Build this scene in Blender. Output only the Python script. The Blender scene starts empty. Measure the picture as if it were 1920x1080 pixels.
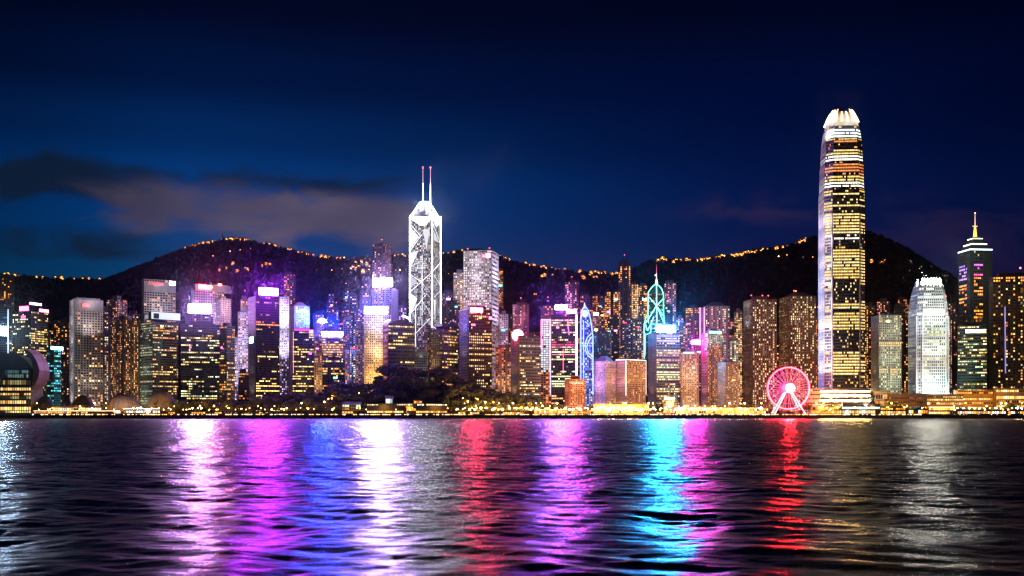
import bpy, math, random
from mathutils import Vector, noise
R = random.Random(7)
scene = bpy.context.scene
col = scene.collection

# ------------------------------------------------------------------ camera, world, sun, exposure
F = 2026.0      # focal length in photo pixels (1920 wide)
HZ = 774.0      # horizon row of the photo
CH = 8.0        # eye height above the water
cam_d = bpy.data.cameras.new('camera'); cam = bpy.data.objects.new('camera', cam_d); col.objects.link(cam)
cam.location = (0, 0, CH); cam.rotation_euler = (math.radians(90), 0, 0)
cam_d.sensor_width = 36.0; cam_d.lens = F / 1920 * 36.0
cam_d.shift_y = (HZ - 540) / 1920.0
cam_d.clip_start = 0.5; cam_d.clip_end = 40000
scene.camera = cam
scene.render.engine = 'CYCLES'
scene.view_settings.view_transform = 'Standard'; scene.view_settings.look = 'None'
scene.view_settings.exposure = 0.0; scene.view_settings.gamma = 1.0
scene.view_settings.use_curve_mapping = False
cy = scene.cycles
cy.max_bounces = 4; cy.diffuse_bounces = 1; cy.glossy_bounces = 3; cy.transmission_bounces = 0
cy.volume_bounces = 0; cy.transparent_max_bounces = 6
cy.use_denoising = True; cy.sample_clamp_direct = 0; cy.sample_clamp_indirect = 12
cy.use_light_tree = True
cy.filter_width = 1.3

world = bpy.data.worlds.new('World'); scene.world = world; world.use_nodes = True
nt = world.node_tree; N = nt.nodes; L = nt.links
for n in list(N): N.remove(n)
def node(tree, t, **kw):
    n = tree.nodes.new(t)
    for k, v in kw.items(): setattr(n, k, v)
    return n
def mth(tree, op, a, b=None, c=None, clamp=False):
    n = tree.nodes.new('ShaderNodeMath'); n.operation = op; n.use_clamp = clamp
    for i, v in enumerate((a, b, c)):
        if v is None: continue
        if isinstance(v, (int, float)): n.inputs[i].default_value = v
        else: tree.links.new(v, n.inputs[i])
    return n.outputs[0]
def mix(tree, f, a, b, typ='MIX'):
    n = tree.nodes.new('ShaderNodeMix'); n.data_type = 'RGBA'; n.blend_type = typ
    for i, v in ((0, f), (6, a), (7, b)):
        if isinstance(v, (int, float)): n.inputs[i].default_value = v
        elif isinstance(v, tuple): n.inputs[i].default_value = (*v[:3], 1)
        else: tree.links.new(v, n.inputs[i])
    return n.outputs[2]
def mrange(tree, v, a, b, c=0.0, d=1.0, smooth=True):
    n = tree.nodes.new('ShaderNodeMapRange'); n.interpolation_type = 'SMOOTHSTEP' if smooth else 'LINEAR'
    tree.links.new(v, n.inputs[0])
    for i, x in ((1, a), (2, b), (3, c), (4, d)): n.inputs[i].default_value = x
    return n.outputs[0]
wout = node(nt, 'ShaderNodeOutputWorld')
tc = node(nt, 'ShaderNodeTexCoord')
sep = node(nt, 'ShaderNodeSeparateXYZ'); L.new(tc.outputs['Generated'], sep.inputs[0])
dx, dy, dz = sep.outputs
ax = mth(nt, 'DIVIDE', dx, mth(nt, 'MAXIMUM', mth(nt, 'ABSOLUTE', dy), 0.05))   # tangent of azimuth
ez = mth(nt, 'MULTIPLY', dz, 1.0)
elev = mth(nt, 'DIVIDE', dz, mth(nt, 'POWER', mth(nt, 'ADD', mth(nt, 'MULTIPLY', dx, dx), mth(nt, 'MULTIPLY', dy, dy)), 0.5))
# dusk colours by height above the horizon (left, towards the afterglow, is bluer; right is plum)
def ramp(stops, v):
    n = node(nt, 'ShaderNodeValToRGB'); L.new(v, n.inputs[0]); e = n.color_ramp.elements
    n.color_ramp.interpolation = 'EASE'
    while len(e) > 1: e.remove(e[0])
    e[0].position = stops[0][0]; e[0].color = (*stops[0][1], 1)
    for p, c in stops[1:]:
        q = e.new(p); q.color = (*c, 1)
    return n.outputs[0]
er = mth(nt, 'MULTIPLY', elev, 2.0, clamp=True)
left = ramp([(0.0, (.001, .048, .100)), (0.20, (.0, .050, .150)), (0.40, (.0, .042, .200)), (0.50, (.0, .0200, .105)), (0.60, (.0, .0070, .046)), (0.74, (.0004, .0020, .016)), (1.0, (.0004, .0010, .006))], er)
right = ramp([(0.0, (.024, .014, .060)), (0.2, (.008, .0085, .058)), (0.36, (.0008, .0075, .062)), (0.55, (.0, .0036, .036)), (0.76, (.0004, .0014, .012)), (1.0, (.0004, .0010, .006))], er)
side = mrange(nt, ax, -0.34, 0.28)
sky = mix(nt, side, left, right)
fall = mth(nt, 'MULTIPLY', mrange(nt, ax, -.50, -.27, .55, 1.0), mrange(nt, ax, .22, .50, 1.0, .6))
fv = node(nt, 'ShaderNodeVectorMath', operation='SCALE'); L.new(sky, fv.inputs[0]); L.new(fall, fv.inputs['Scale']); sky = fv.outputs[0]
# clouds: soft noise stretched sideways, thickest low in the west
cvec = node(nt, 'ShaderNodeCombineXYZ'); L.new(mth(nt, 'MULTIPLY', ax, 2.1), cvec.inputs[0]); L.new(mth(nt, 'MULTIPLY', elev, 5.2), cvec.inputs[1])
cn = node(nt, 'ShaderNodeTexNoise'); cn.inputs['Scale'].default_value = 4.6; cn.inputs['Detail'].default_value = 6; cn.inputs['Roughness'].default_value = .55; cn.inputs['Distortion'].default_value = .6
cmap = node(nt, 'ShaderNodeMapping'); cmap.inputs['Location'].default_value = (3.15, 1.7, 0.4); L.new(cvec.outputs[0], cmap.inputs[0]); L.new(cmap.outputs[0], cn.inputs[0])
cn2 = node(nt, 'ShaderNodeTexNoise'); cn2.inputs['Scale'].default_value = 1.5; cn2.inputs['Detail'].default_value = 3
cmap2 = node(nt, 'ShaderNodeMapping'); cmap2.inputs['Location'].default_value = (8.4, 5.2, 2.0); L.new(cvec.outputs[0], cmap2.inputs[0]); L.new(cmap2.outputs[0], cn2.inputs[0])
def blob(x, e, sx, se):   # a soft bank of cloud round a direction
    u = mth(nt, 'DIVIDE', mth(nt, 'SUBTRACT', ax, x), sx); v = mth(nt, 'DIVIDE', mth(nt, 'SUBTRACT', elev, e), se)
    d = mth(nt, 'ADD', mth(nt, 'MULTIPLY', u, u), mth(nt, 'MULTIPLY', v, v))
    return mth(nt, 'POWER', 2.718, mth(nt, 'MULTIPLY', d, -1.0))
def P(px, py): return (px - 960) / F, (HZ - py) / F
def bank(px, py, sx, sy): x, e = P(px, py); return blob(x, e, sx / F, sy / F)
dens_lit = mth(nt, 'MAXIMUM', mth(nt, 'MAXIMUM', bank(480, 415, 170, 56), bank(680, 420, 120, 48)), mth(nt, 'MULTIPLY', bank(300, 410, 150, 45), .75))
lit_m = mrange(nt, mth(nt, 'ADD', mth(nt, 'MULTIPLY', dens_lit, .70), mth(nt, 'MULTIPLY', cn.outputs[0], 2.4)), 1.20, 1.9)
dens_dk = mth(nt, 'MAXIMUM', bank(120, 370, 180, 48), mth(nt, 'MAXIMUM', mth(nt, 'MULTIPLY', bank(560, 350, 260, 26), .8), mth(nt, 'MULTIPLY', bank(150, 480, 220, 34), .7)))
dk_m = mrange(nt, mth(nt, 'ADD', mth(nt, 'MULTIPLY', dens_dk, .70), mth(nt, 'MULTIPLY', cn.outputs[0], 2.4)), 1.18, 1.9)
sky = mix(nt, mth(nt, 'MULTIPLY', mth(nt, 'MULTIPLY', dk_m, mrange(nt, dens_dk, .05, .4)), .92), sky, (.004, .011, .026))
sky = mix(nt, mth(nt, 'MULTIPLY', mth(nt, 'MULTIPLY', lit_m, mrange(nt, dens_lit, .04, .35)), .88), sky, mix(nt, mrange(nt, cn2.outputs[0], .35, .65), (.050, .042, .075), (.130, .100, .140)))
far_c = mth(nt, 'MULTIPLY', mth(nt, 'MAXIMUM', bank(1500, 400, 190, 28), mth(nt, 'MULTIPLY', bank(1760, 470, 260, 60), .5)), mrange(nt, cn.outputs[0], .42, .7))
sky = mix(nt, mth(nt, 'MULTIPLY', far_c, .55), sky, (.055, .028, .060))
nis = node(nt, 'ShaderNodeTexSky'); nis.sky_type = 'NISHITA'; nis.sun_disc = False
nis.sun_elevation = math.radians(-6); nis.sun_rotation = math.radians(250)
bg1 = node(nt, 'ShaderNodeBackground'); L.new(sky, bg1.inputs[0]); bg1.inputs[1].default_value = 1.0
bg2 = node(nt, 'ShaderNodeBackground'); L.new(nis.outputs[0], bg2.inputs[0]); bg2.inputs[1].default_value = 0.05
add = node(nt, 'ShaderNodeAddShader'); L.new(bg1.outputs[0], add.inputs[0]); L.new(bg2.outputs[0], add.inputs[1]); L.new(add.outputs[0], wout.inputs[0])

sun_d = bpy.data.lights.new('moonlight', 'SUN'); sun_d.energy = 0.01; sun_d.angle = math.radians(2); sun_d.color = (.6, .75, 1)
sun = bpy.data.objects.new('moonlight', sun_d); sun.rotation_euler = (math.radians(55), 0, math.radians(-40)); col.objects.link(sun)

HAZE = 0.000009
# ------------------------------------------------------------------ helpers
def X(px, Y): return (px - 960) / F * Y
def Z(py, Y): return CH + (HZ - py) / F * Y
GZ = 5.0
MATS = {}
def wall(c, rough=.75, key=None):
    k = ('w',) + tuple(round(v, 3) for v in c) + (rough,)
    if k in MATS: return MATS[k]
    m = bpy.data.materials.new('facade'); m.use_nodes = True; t = m.node_tree
    b = t.nodes['Principled BSDF']; b.inputs['Roughness'].default_value = rough
    g = node(t, 'ShaderNodeNewGeometry'); mp = node(t, 'ShaderNodeMapping'); mp.inputs['Scale'].default_value = (.09, .09, .018)
    t.links.new(g.outputs['Position'], mp.inputs[0])
    n = node(t, 'ShaderNodeTexNoise'); n.inputs['Scale'].default_value = 1.0; n.inputs['Detail'].default_value = 5
    t.links.new(mp.outputs[0], n.inputs[0])
    f = mrange(t, n.outputs[0], .3, .7, .72, 1.12, False)
    mx = mix(t, 1.0, tuple(c), (1, 1, 1), 'MULTIPLY')
    v = node(t, 'ShaderNodeVectorMath', operation='SCALE'); v.inputs[0].default_value = c; t.links.new(f, v.inputs['Scale'])
    t.links.new(v.outputs[0], b.inputs['Base Color'])
    MATS[k] = m; return m
SIGN_GAIN = 2.9
def emis(c, s, sample=True):
    k = ('e',) + tuple(round(v, 3) for v in c) + (s, sample)
    if k in MATS: return MATS[k]
    m = bpy.data.materials.new('lit_panel'); m.use_nodes = True
    b = m.node_tree.nodes['Principled BSDF']; b.inputs['Base Color'].default_value = (.2, .2, .2, 1)
    b.inputs['Emission Color'].default_value = (*c, 1); b.inputs['Emission Strength'].default_value = s*(SIGN_GAIN if s >= 60 else 1)
    m.cycles.emission_sampling = 'FRONT' if sample else 'NONE'
    MATS[k] = m; return m
def glass_mat():
    m = bpy.data.materials.new('window_glass'); m.use_nodes = True; t = m.node_tree
    b = t.nodes['Principled BSDF']; b.inputs['Base Color'].default_value = (.012, .018, .028, 1); b.inputs['Roughness'].default_value = .22
    a = node(t, 'ShaderNodeVertexColor'); a.layer_name = 'glow'
    t.links.new(a.outputs[0], b.inputs['Emission Color']); b.inputs['Emission Strength'].default_value = 1.0
    m.cycles.emission_sampling = 'NONE'
    return m
GLASS = glass_mat()
METAL = wall((.10, .10, .11), .45)

def shade(c): return c
class Geo:
    def __init__(s): s.v = []; s.f = []; s.c = []; s.m = []
    def quad(s, a, b, c, d, colr=(0, 0, 0), m=0):
        i = len(s.v); s.v += [a, b, c, d]; s.f.append((i, i+1, i+2, i+3)); s.c.append(colr); s.m.append(m)
    def poly(s, pts, colr=(0, 0, 0), m=0):
        i = len(s.v); s.v += list(pts); s.f.append(tuple(range(i, i+len(pts)))); s.c.append(colr); s.m.append(m)
    def hexa(s, b, t, colr=(0, 0, 0), m=0):
        """closed prism between two point loops of equal length (counter-clockwise seen from above)"""
        n = len(b); i = len(s.v); s.v += list(b) + list(t)
        for k in range(n):
            j = (k+1) % n; s.f.append((i+k, i+j, i+n+j, i+n+k)); s.c.append(colr); s.m.append(m)
        s.f.append(tuple(i+k for k in reversed(range(n)))); s.f.append(tuple(i+n+k for k in range(n)))
        s.c += [colr, colr]; s.m += [m, m]
    def prism(s, xy, z0, z1, xy1=None, colr=(0, 0, 0), m=0):
        xy1 = xy1 or xy
        s.hexa([(p[0], p[1], z0) for p in xy], [(p[0], p[1], z1) for p in xy1], colr, m)
    def box(s, x0, y0, z0, x1, y1, z1, colr=(0, 0, 0), m=0):
        s.prism([(x0, y0), (x1, y0), (x1, y1), (x0, y1)], z0, z1, None, colr, m)
    def bar(s, p, q, r, n=4, colr=(0, 0, 0), m=0, r2=None):
        p = Vector(p); q = Vector(q); d = (q - p)
        if d.length < 1e-6: return
        d.normalize(); u = d.cross(Vector((0, 0, 1)));
        if u.length < .05: u = d.cross(Vector((0, 1, 0)))
        u.normalize(); w = d.cross(u); r2 = r if r2 is None else r2
        A = []; B = []
        for k in range(n):
            a = 2*math.pi*(k+.5)/n; o = u*math.cos(a) + w*math.sin(a)
            A.append(tuple(p+o*r)); B.append(tuple(q+o*r2))
        i = len(s.v); s.v += A + B
        for k in range(n):
            j = (k+1) % n; s.f.append((i+k, i+n+k, i+n+j, i+j)); s.c.append(colr); s.m.append(m)
        s.f.append(tuple(i+k for k in range(n))); s.f.append(tuple(i+n+k for k in reversed(range(n)))); s.c += [colr]*2; s.m += [m]*2
    def ball(s, c, r, n=8, colr=(0, 0, 0), m=0, sz=1.0):
        rings = n//2
        i = len(s.v); s.v.append((c[0], c[1], c[2]-r*sz))
        for a in range(1, rings):
            t = -math.pi/2 + math.pi*a/rings
            for k in range(n):
                p = 2*math.pi*k/n; s.v.append((c[0]+r*math.cos(t)*math.cos(p), c[1]+r*math.cos(t)*math.sin(p), c[2]+r*sz*math.sin(t)))
        top = len(s.v); s.v.append((c[0], c[1], c[2]+r*sz))
        k0 = len(s.f)
        for k in range(n): s.f.append((i, i+1+(k+1) % n, i+1+k))
        for a in range(rings-2):
            for k in range(n):
                b = i+1+a*n; s.f.append((b+k, b+(k+1) % n, b+n+(k+1) % n, b+n+k))
        b = i+1+(rings-2)*n
        for k in range(n): s.f.append((b+k, b+(k+1) % n, top))
        for _ in range(len(s.f)-k0): s.c.append(colr); s.m.append(m)
    def mesh(s, name, mats, glow=False, smooth=False):
        me = bpy.data.meshes.new(name); me.from_pydata(s.v, [], s.f)
        for m in (mats if isinstance(mats, (list, tuple)) else [mats]): me.materials.append(m)
        if len(me.materials) > 1: me.polygons.foreach_set('material_index', s.m)
        if glow:
            at = me.color_attributes.new('glow', 'FLOAT_COLOR', 'CORNER')
            buf = []
            for f, c in zip(s.f, s.c): buf += [c[0], c[1], c[2], 1.0]*len(f)
            at.data.foreach_set('color', buf)
        if smooth: me.polygons.foreach_set('use_smooth', [True]*len(me.polygons))
        me.update(); return me
    def build(s, name, mats, parent=None, kind=None, label=None, glow=False, smooth=False):
        if not s.f: return None
        o = bpy.data.objects.new(name, s.mesh(name, mats, glow, smooth)); col.objects.link(o)
        if parent: o.parent = parent
        if kind: o['kind'] = kind
        if label: o['label'] = label
        return o
def empty(name, label, cat, group=None, loc=(0, 0, 0)):
    o = bpy.data.objects.new(name, None); col.objects.link(o); o.location = loc
    o.empty_display_size = 5
    tag(o, label, cat, group); return o
def tag(o, label, cat, group=None):
    if label: o['label'] = label
    o['category'] = cat
    if group: o['group'] = group
    return o
def copy_tree(o, loc=None, parent=None, kids={}):
    c = o.copy(); col.objects.link(c)
    if parent: c.parent = parent
    if loc is not None: c.location = loc
    for ch in o.children: copy_tree(ch, None, c)
    return c
def spot(loc, aim, power, c, size=100, blend=.9, rad=1.5, parent=None):
    d = bpy.data.lights.new('floodlight', 'SPOT'); d.energy = power; d.color = [v**1.2 for v in c]; d.spot_size = math.radians(size); d.spot_blend = blend; d.shadow_soft_size = rad
    o = bpy.data.objects.new('floodlight', d); col.objects.link(o); o.location = loc
    o.rotation_euler = (Vector(aim)-Vector(loc)).to_track_quat('-Z', 'Y').to_euler()
    return o
OW = ['first ', 'second ', 'third ', 'fourth ', 'fifth ', 'sixth ', 'seventh ', 'eighth ', 'ninth ', 'tenth ', 'eleventh ', 'twelfth ', 'thirteenth ', 'fourteenth ', 'fifteenth ', 'sixteenth ', 'seventeenth ', 'eighteenth ', 'nineteenth ', 'twentieth ', 'twenty-first ', 'twenty-second ', 'twenty-third ', 'twenty-fourth ']
ORD = ['', 'second ', 'third ', 'fourth ', 'fifth ', 'sixth ', 'seventh ', 'eighth ', 'ninth ', 'tenth ', 'eleventh ', 'twelfth ', 'thirteenth ', 'fourteenth ', 'fifteenth ', 'sixteenth ']

# palettes of lit windows
WARM = [(1.0, .44, .14), (1.0, .52, .20), (1.0, .36, .10), (1.0, .60, .30)]
GOLD = [(1.0, .36, .05), (1.0, .29, .035), (1.0, .44, .09)]
YEL = [(1.0, .66, .20), (1.0, .72, .28), (1.0, .58, .14)]
COOL = [(.72, .92, .50), (.90, .92, .45), (1, .85, .50)]
WHITE = [(1, .90, .76), (.90, .95, 1), (1, .84, .74)]
PINK = [(1, .24, .36), (1, .42, .24), (1, .55, .32), (.85, .36, .7)]
LILAC = [(.55, .42, 1), (.78, .60, 1), (1, .52, .85)]
TEAL = [(.10, .70, .85), (.25, .95, .80), (.08, .45, .65)]
BLUE = [(.15, .32, 1), (.35, .52, 1), (.65, .72, 1)]
ORNG = [(1, .32, .08), (1, .24, .06), (1, .45, .14)]
WS = 1.45   # how bright the lit rooms are against the exposure
def scl(c, s): return (c[0]*s, c[1]*s, c[2]*s)

def lit_grid(mode, nr, nc, pal, p, s, zone=None):
    """brightness of each window: rows from the bottom"""
    out = []
    colb = [R.random() for _ in range(nc)]
    for r in range(nr):
        row = []; u = (r+.5)/nr
        pp, ss, pl = p, s, pal
        if zone:
            zz = zone(u)
            if zz: pp, ss, pl = zz[0], zz[1], (zz[2] or pal)
        full = R.random() < pp
        rb = R.random(); rowp = 0 if mode != 'office' else (pp*2.0 if rb < .38 else pp*.38)
        run = 0; on = False
        c0 = R.choice(pl)
        for k in range(nc):
            if mode == 'office':
                if run <= 0: on = R.random() < rowp; run = R.choice((1, 1, 2, 3, 4))
                run -= 1; lit = on
                cc = c0 if R.random() < .7 else R.choice(pl)
            elif mode == 'rows':
                lit = R.random() < (.96 if full else .13); cc = c0 if R.random() < .8 else R.choice(pl)
            elif mode == 'resid':
                lit = R.random() < pp*(.35+1.3*colb[k]); cc = R.choice(pl)
            else:
                lit = R.random() < pp; cc = R.choice(pl)
            if lit: row.append(scl(cc, WS*ss*R.choice((.22, .4, .65, .9, 1.2) if pp < .9 and mode != 'rows' else (.6, .8, .9, 1.0))))
            else:
                b = R.random(); row.append((.0, .0, .0) if b < .6 else scl(cc, ss*.03*b))
        out.append(row)
    return out

def facade(gw, gp, A, B, z0, z1, st, At=None, Bt=None, u0=0.0, u1=1.0):
    """windows, piers and floor bands of one face; A, B are its lower corners seen from outside, left to right"""
    A = Vector((A[0], A[1], z0)); B = Vector((B[0], B[1], z0))
    At = Vector((At[0], At[1], z1)) if At else Vector((A.x, A.y, z1)); Bt = Vector((Bt[0], Bt[1], z1)) if Bt else Vector((B.x, B.y, z1))
    w = (B-A).length; h = z1-z0
    if w < 1.5 or h < 3: return
    nrm = (B-A).cross(At-A); nrm.normalize()
    nc = max(1, round(w/(st.get('bay', 3.6)*.86))); nr = max(1, round(h/(st.get('floor', 4.2)*.86)))
    pf = st.get('pier', .3); sf = st.get('span', .35); dep = st.get('dep', .5)
    grid = lit_grid(st.get('mode', 'office'), nr, nc, st.get('pal', YEL), st.get('p', .3), st.get('s', 1.3), st.get('zone'))
    def pt(a, b, off):
        l = A.lerp(B, a); t = At.lerp(Bt, a); p = l.lerp(t, b) + nrm*off
        return (p.x, p.y, p.z)
    skip = st.get('skip'); gap = st.get('gap') if nc >= 6 else None
    for r in range(nr):
        b0 = (r+sf)/nr; b1 = (r+1)/nr - .04/nr
        for k in range(nc):
            if skip and skip(k, nc, (r+.5)/nr): continue
            if gap and k % gap == gap-1: continue
            a0 = (k+pf*.5)/nc; a1 = (k+1-pf*.5)/nc
            gw.quad(pt(a0, b0, .06), pt(a1, b0, .06), pt(a1, b1, .06), pt(a0, b1, .06), grid[r][k])
    def slab(a0, a1, b0, b1, d):
        q = [pt(a0, b0, d), pt(a1, b0, d), pt(a1, b1, d), pt(a0, b1, d)]; e = [pt(a0, b0, -.1), pt(a1, b0, -.1), pt(a1, b1, -.1), pt(a0, b1, -.1)]
        gp.quad(*q); gp.quad(e[0], e[1], q[1], q[0]); gp.quad(q[3], q[2], e[2], e[3]); gp.quad(e[0], q[0], q[3], e[3]); gp.quad(q[1], e[1], e[2], q[2])
    if sf > 0:
        for r in range(nr): slab(0.0, 1.0, r/nr, (r+sf)/nr, dep*.8)
    if gap:   # projecting bays between recessed service slots
        for k in range(gap-1, nc, gap): slab(k/nc, (k+1)/nc, 0.0, 1.0, dep*.2)
    if pf > 0:
        for k in range(nc+1):
            a0 = max(0, (k-pf*.5)/nc); a1 = min(1, (k+pf*.5)/nc); slab(a0, a1, 0.0, 1.0, dep)

def footprint(x0, xc, x1, Y):
    """square plan whose silhouette runs x0..x1 with the near corner at xc; returns points [left, near corner, right, back]"""
    if xc is None or xc <= x0+1 or xc >= x1-1:
        xm = (x0+x1)/2; d = Vector((X(xm, Y), Y)).normalized(); e = Vector((d.y, -d.x))
        c = Vector((X(xm, Y), Y)); w = (x1-x0)/F*Y/2
        a = c-e*w; b = c+e*w; dp = min(max(2*w*.8, 12), 45)
        return [a, b, b+d*dp, a+d*dp], 0
    a = (xc-x0)/F*Y; b = (x1-xc)/F*Y
    d = Vector((X(xc, Y), Y)).normalized(); e = Vector((d.y, -d.x)); c = Vector((X(xc, Y), Y))
    th = math.atan2(a, b); th = min(max(th, .22), 1.35)
    lr = b/math.cos(th); ll = a/math.sin(th)
    pr = c + (e*math.cos(th)+d*math.sin(th))*lr
    pl = c + (-e*math.sin(th)+d*math.cos(th))*ll
    # perspective correction: slide ends along their lines until they hit the wanted column
    def fix(p, px):
        k = (px-960)/F; dd = p-c; den = dd.x-k*dd.y
        t = (k*c.y-c.x)/den if abs(den) > 1e-6 else 1
        return c+dd*min(max(t, .3), 2.5)
    pr = fix(pr, x1); pl = fix(pl, x0)
    return [pl, c, pr, pl+pr-c], 1

def inset(pts, m):
    c = sum((Vector(p) for p in pts), Vector((0, 0)))/len(pts)
    return [Vector(p)+(c-Vector(p)).normalized()*m*1.41 for p in pts]

PLACED = []; INFOS = []
def tower(label, x0, xc, x1, top, Y, L_=None, R_=None, wc=(.3, .28, .27), flood=(), roof='box', group=None, name='office_tower', cat='skyscraper',
          base=None, band=0.0, bandmat=None, crown=None, tiers=(), beacon=False, sides=True):
    z1 = Z(top, Y); z0 = base if base is not None else GZ
    pts, two = footprint(x0, xc, x1, Y)
    wm = wall(wc)
    cx = sum(p.x for p in pts)/4; cyy = sum(p.y for p in pts)/4
    o = empty(name, label, cat, group, (cx, cyy, z0))
    P_ = [Vector((p.x-cx, p.y-cyy)) for p in pts]; h = z1-z0
    gb = Geo(); gw = Geo(); gp = Geo()
    gb.prism(P_, 0, h)
    ht = h-band
    faces = [(P_[0], P_[1]), (P_[1], P_[2])] if two else [(P_[0], P_[1])]
    sts = [L_, R_] if two else [R_ or L_]
    if not two:
        # side walls as seen slightly from the side
        side = dict(sts[0] or {}); side['p'] = side.get('p', .3)*.8
        faces += [(P_[3], P_[0]), (P_[1], P_[2])]; sts += [side, side]
    for (a, b), st in zip(faces, sts):
        if st is None: continue
        facade(gw, gp, a, b, st.get('from', 0)*ht, ht, st)
    gb.build('wall', wm, o)
    gp.build('facade_frame', wall(st_wall(sts, wc)), o, kind='stuff')
    gw.build('window', GLASS, o, kind='stuff', glow=True)
    # roof
    gr = Geo(); ip = inset(P_, min(4, (P_[1]-P_[0]).length*.12+.6))
    par = inset(P_, -.35)
    gr.prism(par, h, h+1.3)
    if roof in ('box', 'mast'):
        k = inset(P_, max(2.5, min((P_[1]-P_[0]).length, (P_[2]-P_[1]).length)*.28)); gr.prism(k, h+1.3, h+1.3+R.uniform(3.5, 7))
        cc = sum(P_, Vector((0, 0)))/4; ex = (P_[1]-P_[0])*.5; ey = (P_[2]-P_[1])*.5
        for _ in range(R.choice((2, 3, 4))):
            q = cc+ex*R.uniform(-.65, .65)+ey*R.uniform(-.65, .5); a = R.uniform(1.2, 3.0); gr.prism([(q.x-a, q.y-a), (q.x+a, q.y-a), (q.x+a, q.y+a), (q.x-a, q.y+a)], h+1.3, h+1.3+R.uniform(2, 6.5))
        if R.random() < .5: q = cc+ex*R.uniform(-.5, .5); gr.bar((q.x, q.y, h), (q.x, q.y, h+R.uniform(8, 15)), .3, 4, r2=.12)
    if roof == 'hat':
        k = inset(P_, 2.0); k2 = inset(P_, min((P_[1]-P_[0]).length, (P_[2]-P_[1]).length)*.35); gr.prism(k, h+1.3, h+9, k2)
    gr.build('roof', wall(scl(wc, .8)), o)
    if roof == 'mast' or beacon:
        c = sum((p for p in P_), Vector((0, 0)))/4
        gm = Geo(); mh = h+R.uniform(12, 18); gm.bar((c.x, c.y, h+2), (c.x, c.y, mh), .5, 5, r2=.25); gm.build('mast', METAL, o)
        gl = Geo(); gl.ball((c.x, c.y, mh+.8), 1.0, 6); gl.build('beacon', emis((1, .08, .10), 9), o)
    if band > 0 and bandmat:
        g2 = Geo(); pb = inset(P_, -.6); g2.prism(pb, h-band+1, h-1); g2.build('crown_band', bandmat, o)
    info = dict(o=o, P=P_, c=Vector((cx, cyy)), z0=z0, h=h, two=two, Y=Y)
    for fl in flood: floodface(info, *fl)
    PLACED.append((x0, x1, top, Y, label)); INFOS.append((x0, x1, top, info))
    return info
def st_wall(sts, wc):
    for s in sts:
        if s and 'frame' in s: return s['frame']
    return wc
FL = 1.35
def floodface(info, face, c, lum, zf=0.0, dist=None, aim=.45, size=120, n=1, alb=.5):
    """real floodlights on the ground, on ledges or on the roof in front, washing one face; lum = wanted radiance near the lower part"""
    P_ = info['P']; a, b = (P_[0], P_[1]) if face == 0 else (P_[1], P_[2])
    if not info['two']: a, b = P_[0], P_[1]
    side_wall = info['two'] and face == 0
    d = (b-a); nrm = Vector((d.y, -d.x)).normalized(); w = d.length
    if dist is None or side_wall: dist = 12 if side_wall else 24
    h = info['h']; tiers = 3 if side_wall else 2
    for q in range(tiers):
        zb = h*zf+2+q*dist*(2.6 if side_wall else 1.7)
        if zb > h-4: break
        fall = (1, .7, .45)[q]
        for k in range(n):
            t_ = (k+.5)/n; p = a.lerp(b, t_)
            m = p + nrm*dist + info['c']; tgt = p + info['c']
            pw = FL*lum*fall*math.pi/alb*4*math.pi*dist*dist*1.6/n*.8
            spot((m.x, m.y, info['z0']+zb), (tgt.x, tgt.y, info['z0']+zb+dist*1.1), pw, c, 130, 1.0)

def face_pt(info, px, py, off=.9):
    """point on the building's visible surface seen at photo position px, py (local coordinates)"""
    P_ = info['P']; C = info['c']; k = (px-960)/F
    faces = [(P_[0], P_[1])] + ([(P_[1], P_[2])] if info['two'] else [])
    best = None
    for a, b in faces:
        A = a+C; D = b-a; den = D.x-k*D.y
        if abs(den) < 1e-6: continue
        t = (k*A.y-A.x)/den
        if best is None or abs(t-.5) < abs(best[0]-.5): best = (t, a, D, A)
    t, a, D, A = best; t = min(max(t, 0), 1)
    p = a+D*t; y = (A+D*t).y; n = Vector((D.y, -D.x)).normalized()
    return Vector((p.x+n.x*off, p.y+n.y*off, Z(py, y)-info['z0'])), n, D.normalized()

def sign(info, x0, x1, y0, y1, c, s, name='sign', text=None, tcol=None, depth=2.0, off=1.2, core=True, label=None, backc=(.05, .05, .06)):
    """a lit box sign: housing, glowing face and, where asked, letter strokes"""
    p, n, d = face_pt(info, (x0+x1)/2, (y0+y1)/2, off); Y = (info['c'].y+p.y)
    fr = abs(d.x) or 1
    w = (x1-x0)/F*Y/max(.5, fr); h = (y1-y0)/F*Y
    o = info['o']; d3 = Vector((d.x, d.y, 0)); n3 = Vector((n.x, n.y, 0)); up = Vector((0, 0, 1))
    def loop(w, h, o0, dy=0): return [tuple(p+d3*sx*w/2+up*(sz*h/2)+n3*o0) for sx, sz in ((-1, -1), (1, -1), (1, 1), (-1, 1))]
    g = Geo(); g.hexa(loop(w+1.2, h+1.2, -depth), loop(w+1.2, h+1.2, 0)); hs = g.build('sign_housing', wall(backc), o)
    g = Geo(); g.hexa(loop(w+.5, h+.5, 0.01), loop(w+.5, h+.5, .3)); so = g.build(name, wall(backc), o, label=label); g = Geo(); g.quad(*loop(w, h, .36)); g.build('sign_face', emis(c, s), so)
    if text:
        strokes(so, p+n3*.5, d3, up, w*.86, h*.62, text, tcol, n3)
    return so
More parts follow.
